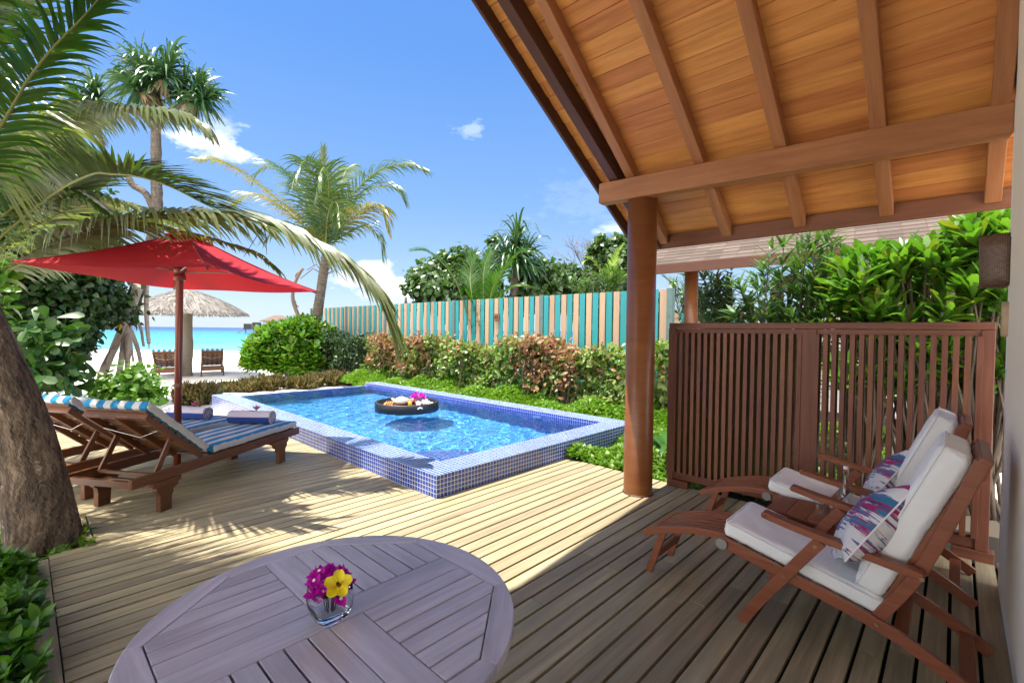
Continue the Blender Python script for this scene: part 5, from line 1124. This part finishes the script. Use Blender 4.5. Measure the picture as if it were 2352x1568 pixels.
# ------------------------------------------------------------------ leafy trees and shrubs on the left
def ltree(name, label, cat, base, blobs, n, L, Wd, mat, shape='oval', clumps=70, cr=.2, trunk=None, group=None, tr=.09, yellow=0, **kw):
    r = plant(name, label, cat, base, group); loc = np.array(r.location); cs = [A(u, v, d) for u, v, d, *_ in blobs]; rs = [(px(rx, d), px(rx, d) * dp, px(ry, d)) for u, v, d, rx, ry, dp in blobs]
    V, Q = blobleaves(cs, rs, n, L, Wd, shape, clumps, cr, **kw); o = npmesh('crown', V - loc, Q, mat, r)
    if yellow: V, Q = blobleaves(cs, rs, yellow, L, Wd, shape, yellow, .05, **kw); npmesh('yellow_leaves', V - loc, Q, G_YLEAF, o)
    top = np.mean(cs, 0); b_ = np.array(base, float)
    limb(r, 'trunk', [([b_, b_ * .6 + top * .4 + rnd(1, .05)[0], top], tr, tr * .5)] + [([b_ * .5 + top * .5, (b_ * .25 + top * .25 + c * .5) + rnd(1, .1)[0], c], tr * .55, tr * .15) for c in cs], TRUNK)
    return r
ltree('sea_hibiscus_tree', 'dense dark leaved beach tree filling the left side behind the loungers', 'tree', W(60, 905, -.1), [(40, 660, 9.0, 170, 95, 1.), (170, 690, 9.4, 120, 85, 1.), (30, 560, 8.8, 160, 110, .9), (150, 560, 9.2, 100, 90, 1), (228, 690, 9.6, 48, 55, 1.), (60, 790, 8.8, 120, 90, .9), (155, 790, 9.2, 60, 70, .8)], 15000, .135, .115, G_DARK, 'heart', 420, .13, tr=.14, yellow=36)
ltree('beach_shrub', 'leafy shrub with large soft leaves beside the foreground palm trunk', 'shrub', W(95, 925, -.1), [(90, 800, 7.6, 58, 75, 1.), (105, 860, 7.5, 50, 45, .9)], 420, .30, .14, G_MID, 'obov', 40, .2, tr=.03, fold=.15)
ltree('seaside_tree', 'tree top of mixed leaves rising behind the young palm fronds', 'tree', W(80, 895, -.3), [(120, 470, 10.5, 110, 70, 1.), (20, 440, 10., 120, 90, 1), (190, 500, 11., 70, 60, 1.)], 5200, .14, .10, G_MID, 'oval', 160, .15, tr=.12)
ltree('round_leaf_shrub', 'light green round leaved shrub at the edge of the sand by the stilt roots', 'shrub', W(300, 938, -.1), [(300, 895, 8.5, 62, 48, .9), (335, 905, 8.4, 38, 32, .9), (262, 905, 8.5, 36, 32, .9)], 1500, .105, .095, G_LIGHT, 'heart', 90, .2, tr=.025)
r = plant('leafy_sprig', 'bright green leafy sprig poking in at the left edge above the trunk', 'plant', A(-40, 760, 4.6)); C_ = np.array(V3((0, 640, 4.5), (-8, 665, 4.4), (8, 655, 4.6), (-15, 620, 4.5), (10, 700, 4.6))); V, Q = rosettes(C_ - np.array(r.location), rnd(5, .5) + [.6, 0, .6], 9, .17, .075, 'obov'); npmesh('leaves', V, Q, G_LIGHT, r); limb(r, 'stem', [([A(-60, 780, 4.6), A(-30, 700, 4.5), c], .012, .006) for c in C_])

# ------------------------------------------------------------------ naupaka bush, rhoeo border, seedlings, dead pole
def shellrosettes(cs, rs, n, zmin=None, upw=.65):
    C_, X_ = [], []
    for c, r in zip(cs, rs):
        q = nrm(rnd(n)); q[:, 2] = np.abs(q[:, 2]) * np.where(RNG.rand(n) < .75, 1, -.5); p_ = np.array(c) + q * np.array(r) * (.72 + .3 * RNG.rand(n, 1)); C_.append(p_); X_.append(nrm(q / np.array(r) * np.mean(r)) * .8 + [0, 0, upw] + rnd(n, .2))
    C_, X_ = np.concatenate(C_), np.concatenate(X_)
    if zmin is not None: k = C_[:, 2] > zmin; C_, X_ = C_[k], X_[k]
    return C_, X_
def naupaka(name, label, base, blobs, n, per, L, Wd, mat=None, group=None, lo=.2, hi=1.35, upw=.65):
    r = plant(name, label, 'shrub', base, group); loc = np.array(r.location); cs = [A(u, v, d) for u, v, d, *_ in blobs]; rs = [(px(rx, d), px(rx, d) * dp, px(ry, d)) for u, v, d, rx, ry, dp in blobs]
    C_, X_ = shellrosettes(cs, rs, n, base[2] + .1, upw); V, Q = rosettes(C_ - loc, X_, per, L, Wd, 'obov', lo, hi, .35, .3); npmesh('leaves', V, Q, mat or G_SCAE, r)
    k = RNG.permutation(len(C_))[:60]; limb(r, 'stems', [([np.array(base) + rnd(1, .06)[0] * [1, 1, 0], (np.array(base) + C_[i]) / 2 + rnd(1, .06)[0], C_[i]], .02, .007) for i in k], TWIG, 5)
    return r
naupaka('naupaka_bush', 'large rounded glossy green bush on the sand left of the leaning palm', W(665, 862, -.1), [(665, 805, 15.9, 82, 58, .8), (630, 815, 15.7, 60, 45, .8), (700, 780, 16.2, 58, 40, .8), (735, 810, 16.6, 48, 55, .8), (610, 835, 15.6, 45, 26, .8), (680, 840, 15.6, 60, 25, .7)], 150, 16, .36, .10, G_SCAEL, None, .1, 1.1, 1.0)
def rhoeo(label, spots, n, L, group='bronze leaved border plants'):
    b0_ = W(spots[0][0], spots[0][1], -.1); r = plant('border_plant', label, 'plant', b0_, group); C_ = []; AXs = []
    for u, v, rx, ry, h in spots:
        q = W(u, v, -.06); k = int(n * rx / 40)
        c = q + np.stack([RNG.uniform(-1, 1, k) * px(rx, q[1]), RNG.uniform(-1, 1, k) * ry, np.zeros(k)], -1); c[:, 2] += h * RNG.rand(k) ** .7; C_.append(c)
    C_ = np.concatenate(C_) - b0_; V, Q = rosettes(C_, rnd(len(C_), .22) + [0, -.1, 1], 11, L, .06, 'lance', .1, .95, .12, .35); npmesh('leaves', V, Q, G_RHOEO, r); return r
rhoeo('bronze border plant clump beside the left end of the pool coping', [(450, 925, 34, .25, .28), (425, 925, 18, .2, .15), (478, 915, 22, .25, .2)], 110, .26)
rhoeo('low bronze border plant mound at the middle of the infinity edge', [(595, 892, 40, .2, .14), (620, 890, 25, .2, .22), (560, 896, 25, .15, .08), (520, 896, 20, .15, .06)], 100, .24)
rhoeo('long bronze border plant strip at the right end of the infinity edge', [(690, 888, 35, .25, .12), (740, 882, 40, .3, .16), (800, 876, 45, .35, .2), (835, 870, 30, .35, .22)], 110, .26)
for lab, u, v in (('pale green coconut seedling nearest the leaning palm', 706, 866), ('pale green seedling in the middle behind the bronze border plants', 756, 862), ('pale green seedling beside the dark hedge end', 777, 858)):
    q = W(u, v, -.08); r = plant('seedling', lab, 'plant', q, 'seedlings in the sand'); n = 5; a = RNG.rand(n) * 6.28
    V, Q = leafgeo(np.zeros((n, 3)) + [0, 0, .12], np.stack([np.cos(a) * .5, np.sin(a) * .5, np.full(n, .9)], -1), np.stack([-np.cos(a), -np.sin(a), np.full(n, .5)], -1), .34, .14, 'oval', .1, .2); npmesh('leaves', V, Q, G_LIGHT, r); m = MB(); m.tube([(0, 0, -.05), (0, 0, .14)], [.025, .012], 6); m.tube([(-.25, .02, .0), (0, 0, .06), (.22, .05, .01)], .02, 5); m.build('stem', TWIG, r)
dp = plant('dead_trunk', 'bare dead leaning trunk behind the glossy bush', 'tree', A(700, 800, 19.)); limb(dp, 'trunk', [([A(702, 800, 19.), A(688, 735, 19.), A(673, 690, 19.), A(676, 655, 19.), A(690, 625, 19.), A(697, 617, 19.)], .085, .055), ([A(684, 640, 19.), A(680, 632, 19.), A(690, 622, 19.)], .06, .03), ([A(677, 690, 19.), A(680, 700, 19.), A(686, 705, 19.)], .04, .02)], TRUNK, 9)
r = plant('driftwood_stake', 'white bleached driftwood stake leaning against the glossy bush', 'driftwood', W(655, 868, -.1)); limb(r, 'stake', [([W(658, 866, -.1), W(658, 866, -.1) + [-.06, 0, .25], W(658, 866, -.1) + [-.16, 0, .48]], .05, .025)], plain('bleached wood', (.6, .57, .53), .9))

# ------------------------------------------------------------------ hedge and ground cover by the fence
def ub(u, a):
    t = (u - CX) / F; D = a / (E1[0] * t + E1[1]); return float(np.array([t * D, D, 0]) @ E2)
def hedgeleaves(a0, a1, b0_, b1_, z0, z1, n, L, Wd, shape='oval', tufts=None, topbias=.5):
    k = tufts or n // 9; q = RNG.rand(k, 3); top = RNG.rand(k) < topbias * .5; front = (~top) & (RNG.rand(k) < .65)
    zz = z0 + (z1 - z0) * q[:, 2] ** .8 + .0; zz = np.where(top, z1 - .12 * RNG.rand(k) ** 2, zz); aa = a0 + (a1 - a0) * q[:, 0]; aa = np.where(front, a0 + .12 * RNG.rand(k), aa); bb = b0_ + (b1_ - b0_) * q[:, 1]
    wob = .10 * np.sin(bb * 2.1) + .07 * np.sin(bb * 5.3 + 1); zz = zz + wob * (zz - z0) / (z1 - z0); aa = aa + .08 * np.sin(bb * 3.7 + zz * 4)
    C_ = E1 * aa[:, None] + E2 * bb[:, None] + np.array([0, 0, 1.]) * zz[:, None]; per = n // k; P = np.repeat(C_, per, 0) + rnd(k * per, .07); m_ = len(P)
    N = -E1 * .6 + np.array([0, 0, .7]) + rnd(m_, .5); D = rnd(m_, .8) - E1 * .4 + [0, 0, -.1]
    return leafgeo(P, D, N, L * RNG.uniform(.6, 1.2, m_), Wd * RNG.uniform(.7, 1.2, m_), shape, .25, .2), C_
def hedge(name, label, spec, mats, cat='hedge', stems=60):
    a0, a1, b0_, b1_ = spec[0][:4]; base = AB((a0 + a1) / 2, (b0_ + b1_) / 2, -.1); r = plant(name, label, cat, base); loc = base; allC = []
    for s, (nm, mt) in zip(spec, mats):
        (V, Q), C_ = hedgeleaves(*s); npmesh(nm, V - loc, Q, mt, r); allC.append(C_)
    C_ = np.concatenate(allC); k = RNG.permutation(len(C_))[:stems]
    limb(r, 'stems', [([[C_[i][0] + .15 * RNG.randn(), C_[i][1] + .1 * RNG.randn(), -.1], C_[i] * [1, 1, .5] + rnd(1, .05)[0], C_[i]], .014, .005) for i in k], TWIG, 5)
    return r
bA, bB, bC = ub(855, 7.5), ub(750, 7.5), ub(1545, 7.3)
hedge('hedge', 'long mixed green hedge with yellowish leaves in front of the teal fence', [(7.3, 7.9, bC, bA, .15, 1.22, 13000, .115, .08), (7.3, 7.9, bC, bA, .75, 1.27, 1500, .10, .06)], [('green_leaves', G_HEDGE), ('copper_leaves', G_COPPER)], stems=140)
hedge('hedge', 'dark green hedge section between the leaning palm and the coppery hedge', [(7.1, 7.95, bA + .1, bB + .4, .0, 1.28, 6500, .10, .065)], [('leaves', G_DARK)], stems=40)
for lab, u0, u1, n in (('copper coloured shrub at the far end of the mixed hedge', 1000, 862, 1500), ('copper coloured shrub in the nearer half of the mixed hedge', 1335, 1212, 1250)):
    hedge('copper_shrub', lab, [(7.15, 7.75, ub(u0, 7.4), ub(u1, 7.4), .5, 1.32, n, .12, .065, 'oval', None, .9)], [('leaves', G_COPPER)], 'shrub', 30)
# dense low cover: uncountable
def cover(polys, dens, L, Wd, z0, zh, name='ground_cover', label=None, mat=None, lobed=5, shape='dia', rise=None):
    Ps = []
    for a0, a1, b0_, b1_ in polys:
        k = int(abs((a1 - a0) * (b1_ - b0_)) * dens); aa, bb = RNG.uniform(a0, a1, k), RNG.uniform(b0_, b1_, k); hh = z0 + zh * (.45 + .3 * np.sin(aa * 5 + bb * 2.3) + .25 * np.sin(bb * 6.1 - aa * 3)) * RNG.uniform(.55, 1, k)
        if rise: hh = hh + np.clip((aa - rise[0]) / (rise[1] - rise[0]), 0, 1) * rise[2]
        Ps.append(E1 * aa[:, None] + E2 * bb[:, None] + np.array([0, 0, 1.]) * hh[:, None])
    C_ = np.concatenate(Ps); V, Q = rosettes(C_, rnd(len(C_), .3) + [0, 0, 1], lobed, L, Wd, shape, .5, 1.35, .2, .2)
    o = npmesh(name, V, Q, mat or G_COVER); tag(o, label, 'ground cover', None, 'stuff'); return o
cover([(6.56, 7.6, 3.0, 13.4), (4.80, 7.5, .6, 3.42), (4.72, 6.6, 3.3, 3.5)], 900, .08, .055, -.06, .26, rise=(6.5, 7.3, .30), label='bright green low ground cover between the pool and the hedge')
soil, nt, p = newmat('garden soil'); p.inputs['Base Color'].default_value = (.05, .038, .025, 1); p.inputs['Roughness'].default_value = 1
m = MB(); m.box((6.52, .2, -.2), (8.4, 13.8, -.055)); m.box((4.78, -4, -.2), (6.52, 3.52, -.055)); m.box((8.41, -4., -.2), (13., 6., -.06)); o = m.build('garden_bed', soil); o.rotation_euler = (0, 0, ANG); tag(o, kind='structure')
m = MB(); m.box((-3.5, -1.5, -.2), (.02, 4.9, -.05)); m.box((-3.5, 4.9, -.2), (.36, 5.34, -.052)); o = m.build('planting_bed', soil); o.rotation_euler = (0, 0, ANG); tag(o, kind='structure')
cover([(-1.6, -.02, 1.6, 4.45), (-.9, .06, 1.6, 4.3)], 360, .09, .045, -.03, .26, 'leafy_bed', 'bed of bright leafy plants along the left edge of the deck', leafmat('bed leaf', [(.045, .14, .014), (.075, .20, .018), (.12, .26, .026)], .4, .4), 7, 'oval')
cover([(.10, .36, 4.54, 4.95), (-.3, .05, 4.5, 5.3)], 320, .07, .04, -.05, .16, 'tree_pit_plants', 'small leafy plants round the foot of the leaning palm trunk', G_COVER, 5, 'oval')
# strap leaved lily by the pillar
lb = AB(5.75, 2.62, -.06); r = plant('spider_lily', 'spider lily with broad strap leaves between the pillar and the slatted screen', 'plant', lb)
n = 26; a = RNG.rand(n) * 6.28; th = RNG.uniform(.2, 1.0, n); D = np.stack([np.cos(a) * np.sin(th), np.sin(a) * np.sin(th), np.cos(th)], -1)
V, Q = ribbons(np.zeros((n, 3)) + rnd(n, .03), D, np.stack([-np.sin(a), np.cos(a), 0 * a], -1), RNG.uniform(.6, .95, n), .11, 1.5, 8, [.4, .8, 1, 1, .9, .6, .05]); npmesh('leaves', V, Q, G_SCAE, r)

# ------------------------------------------------------------------ behind the screen
def ostems(name, label, base, tips, per, L, Wd, mat, group=None):
    r = plant(name, label, 'shrub', base, group); loc = np.array(base); parts = []; limbs = []
    for tip in tips:
        tip = np.array(tip); s0 = loc + rnd(1, .08)[0] * [1, 1, 0]; mid = (s0 + tip) / 2 + rnd(1, .06)[0]; C_ = np.array(curve([s0, mid, tip], 12)); limbs.append(([s0, mid, tip], .016, .005))
        k = len(C_); s = RNG.randint(int(k * .3), k, per); P = C_[s] + rnd(per, .01); T = nrm(C_[np.minimum(s + 1, k - 1)] - C_[np.maximum(s - 1, 0)]); o = nrm(rnd(per)); o = nrm(o - T * np.sum(o * T, -1, keepdims=True))
        parts.append(leafgeo(P - loc, o * .9 + T * RNG.uniform(.3, 1.1, (per, 1)), T - o * .4, L * RNG.uniform(.7, 1.15, per), Wd, 'lance', .15, .25))
    V, Q = join(parts); npmesh('leaves', V, Q, mat, r); limb(r, 'stems', limbs, TWIG, 6); return r
def tipsin(u0, u1, v0, v1, D, n, dd=.4): return [A(random.uniform(u0, u1), random.uniform(v0, v1), D + random.uniform(-dd, dd)) for _ in range(n)]
q = A(1800, 1000, 5.5); q[2] = -.06
ostems('oleander', 'tall oleander with narrow leaves rising behind the slatted screen', q, [A(u, v, 5.5 + random.uniform(-.4, .4)) for u, v in ((1770, 575), (1855, 540), (1905, 540), (1735, 640), (1700, 655), (1830, 600), (1880, 600), (1925, 620), (1790, 650), (1850, 680), (1760, 700), (1900, 690), (1820, 720), (1690, 720), (1940, 580), (1800, 560), (1840, 570), (1875, 555), (1750, 610), (1895, 640), (1720, 690), (1865, 630), (1810, 680), (1780, 720), (1915, 560))], 110, .25, .042, G_OLEA)
q = A(1680, 900, 12.); q[2] = -.06
ostems('oleander', 'oleander far behind the screen in front of the distant fence', q, tipsin(1545, 1690, 610, 700, 11.6, 34, .8), 75, .30, .06, G_OLEA)
def scrub(label, uv, D, n, per, L, Wd, group=None):
    c = A(uv[0], 1000, D); c[2] = -.06; return c
def bigleaf(label, blobs, n, per, L, Wd, D):
    c = A(blobs[0][0], 900, D); c[2] = -.06
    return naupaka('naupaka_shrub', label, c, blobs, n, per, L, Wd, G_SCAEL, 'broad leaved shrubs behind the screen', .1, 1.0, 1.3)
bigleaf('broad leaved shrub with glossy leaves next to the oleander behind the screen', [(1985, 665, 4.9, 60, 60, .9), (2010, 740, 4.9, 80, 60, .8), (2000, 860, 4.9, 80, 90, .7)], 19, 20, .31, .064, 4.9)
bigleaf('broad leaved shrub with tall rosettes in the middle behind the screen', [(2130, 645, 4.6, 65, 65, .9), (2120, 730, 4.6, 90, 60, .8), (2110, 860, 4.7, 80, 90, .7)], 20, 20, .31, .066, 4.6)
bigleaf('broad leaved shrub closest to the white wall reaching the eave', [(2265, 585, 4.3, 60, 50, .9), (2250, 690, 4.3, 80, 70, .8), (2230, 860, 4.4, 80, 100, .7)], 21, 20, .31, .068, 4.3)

# ------------------------------------------------------------------ trees beyond the fence
gT = 'trees beyond the teal fence'; G_TREE = leafmat('sunlit round leaf', [(0.031, 0.0744, 0.0186), (0.0496, 0.105, 0.0248), (0.0744, 0.136, 0.0372), (0.0372, 0.0868, 0.0186)], .35, .3, .7)
ltree('sea_hibiscus_tree', 'broad round leaved tree beyond the left half of the fence', 'tree', W(1030, 850, -.1), [(1030, 640, 15.5, 80, 55, .9), (975, 668, 15.2, 46, 34, .9), (1090, 625, 15.8, 66, 52, .9), (1132, 560, 15.8, 11, 20, 1.), (1060, 680, 15, 110, 40, .8)], 7000, .18, .155, G_TREE, 'heart', 150, .15, group=gT, tr=.16)
ltree('sea_hibiscus_tree', 'round leaved tree between the screw pine and the bare tree', 'tree', W(1265, 850, -.1), [(1260, 642, 15.2, 72, 44, .9), (1310, 648, 15., 50, 38, .9), (1215, 648, 15.4, 50, 42, .9), (1270, 680, 14.8, 90, 35, .8)], 5600, .17, .15, G_TREE, 'heart', 130, .16, group=gT, tr=.15)
ltree('sea_hibiscus_tree', 'round leaved tree next to the veranda pillar beyond the fence', 'tree', W(1410, 850, -.1), [(1405, 585, 14., 46, 36, .9), (1430, 620, 13.8, 45, 50, .9), (1385, 600, 14.2, 30, 30, .9)], 3400, .16, .14, G_TREE, 'heart', 80, .17, group=gT, tr=.13)
q = W(1180, 850, -.1); sp2 = plant('screw_pine', 'screw pine with a spiky crown among the trees beyond the fence', 'tree', A(1185, 790, 14.2)); limb(sp2, 'trunk', [([A(1185, 800, 14.2), A(1182, 680, 14.2), A(1185, 580, 14.2)], .13, .1)], BARK, 10)
for u, v, n in ((1185, 572, 90), (1165, 590, 60), (1205, 590, 60), (1188, 545, 60)): pand_head(sp2, A(u, v, 14.2 + random.uniform(-.3, .3)), ((u - 1185) * .02, -.2, 1), n, 1.05, .075, 1, dead=False)
def smallpalm(label, base, fr, mat, D, L=.55):
    r = plant('young_palm', label, 'palm', base)
    for pts, n in fr: frond(r, [base] + [A(u, v, D + d) for u, v, d in pts], n, L, .04, .7, .3, .7, mat, s0=.25, rr=.022)
    return r
q = A(1112, 760, 12.4); q[2] = .4
smallpalm('young palm with a tall upright fan of fronds above the fence', q, [(((1085, 690, 0), (1080, 630, .3), (1088, 580, .5)), 60), (((1125, 690, 0), (1150, 630, -.3), (1185, 585, -.5), (1215, 580, -.5)), 60), (((1060, 680, 0), (1030, 620, 0), (985, 580, 0), (955, 575, 0)), 60), (((1110, 680, .3), (1112, 620, .5), (1125, 575, .8)), 50), (((1140, 700, .4), (1180, 660, .6), (1215, 660, .8)), 40)], G_PALMB, 12.4, .6)
q = A(1392, 760, 11.6); q[2] = .4
smallpalm('young palm with a yellow green frond left of the veranda pillar', q, [(((1390, 660, 0), (1375, 615, 0), (1355, 595, 0), (1345, 600, 0)), 46), (((1400, 660, 0), (1410, 600, .2), (1425, 570, .3)), 46), (((1405, 680, 0), (1425, 640, 0), (1450, 640, 0)), 40)], leafmat('lime palm leaflet', [(.16, .26, .02), (.22, .32, .03)], .4, .4), 11.6, .45)
q = A(1590, 900, 15.); q[2] = -.06
smallpalm('palm fronds arching behind the neighbouring post', q, [(((1570, 720, 0), (1575, 650, 0), (1600, 620, 0), (1640, 640, 0)), 60), (((1560, 720, 0), (1545, 660, 0), (1530, 640, 0)), 50), (((1600, 720, 0), (1630, 660, 0), (1665, 655, 0)), 50)], G_PALM, 15., .7)
q = A(1355, 900, 11.); q[2] = -.06
ostems('oleander', 'light green oleander showing over the fence beside the pillar', q, tipsin(1290, 1430, 620, 680, 11.2, 34, .5), 70, .24, .05, G_OLEA)
bt_ = plant('bare_tree', 'bare twiggy tree without leaves against the sky beyond the fence', 'tree', W(1345, 840, -.1)); loc = np.array(bt_.location); m = MB()
def twigs(p0, d, L, r, lev):
    p1 = p0 + d * L; pm = (p0 + p1) / 2 + rnd(1, .04 * L)[0]; m.tube([p0 - loc, pm - loc, p1 - loc], [r, r * .85, r * .7], 5)
    if lev:
        for _ in range(random.choice((2, 3, 3))): twigs(p1 if random.random() < .6 else pm, nrm(d + rnd(1, .42)[0] + np.array([0, 0, .06])), L * random.uniform(.62, .85), r * .62, lev - 1)
q = A(1350, 690, 16.); m.tube([loc - loc, q - loc], [.1, .06], 8)
for k in range(5): twigs(q, nrm(np.array([random.uniform(-.6, .5), random.uniform(-.3, .3), 1.])), .75, .035, 5)
m.build('branches', plain('bare bark', (.16, .13, .11), .9, .2, 10), bt_)
# leaf litter on the sand
m = MB(); r = plant('fallen_frond', 'dry brown palm frond lying on the shaded sand left of the stilt roots', 'frond', W(240, 872, -.1)); q = W(240, 872, -.1)
frond(r, [q + [-.9, .1, .05], q + [-.3, 0, .22], q + [.3, 0, .15], q + [.9, .1, .04]], 26, .45, .05, .9, .2, .7, G_DEAD)
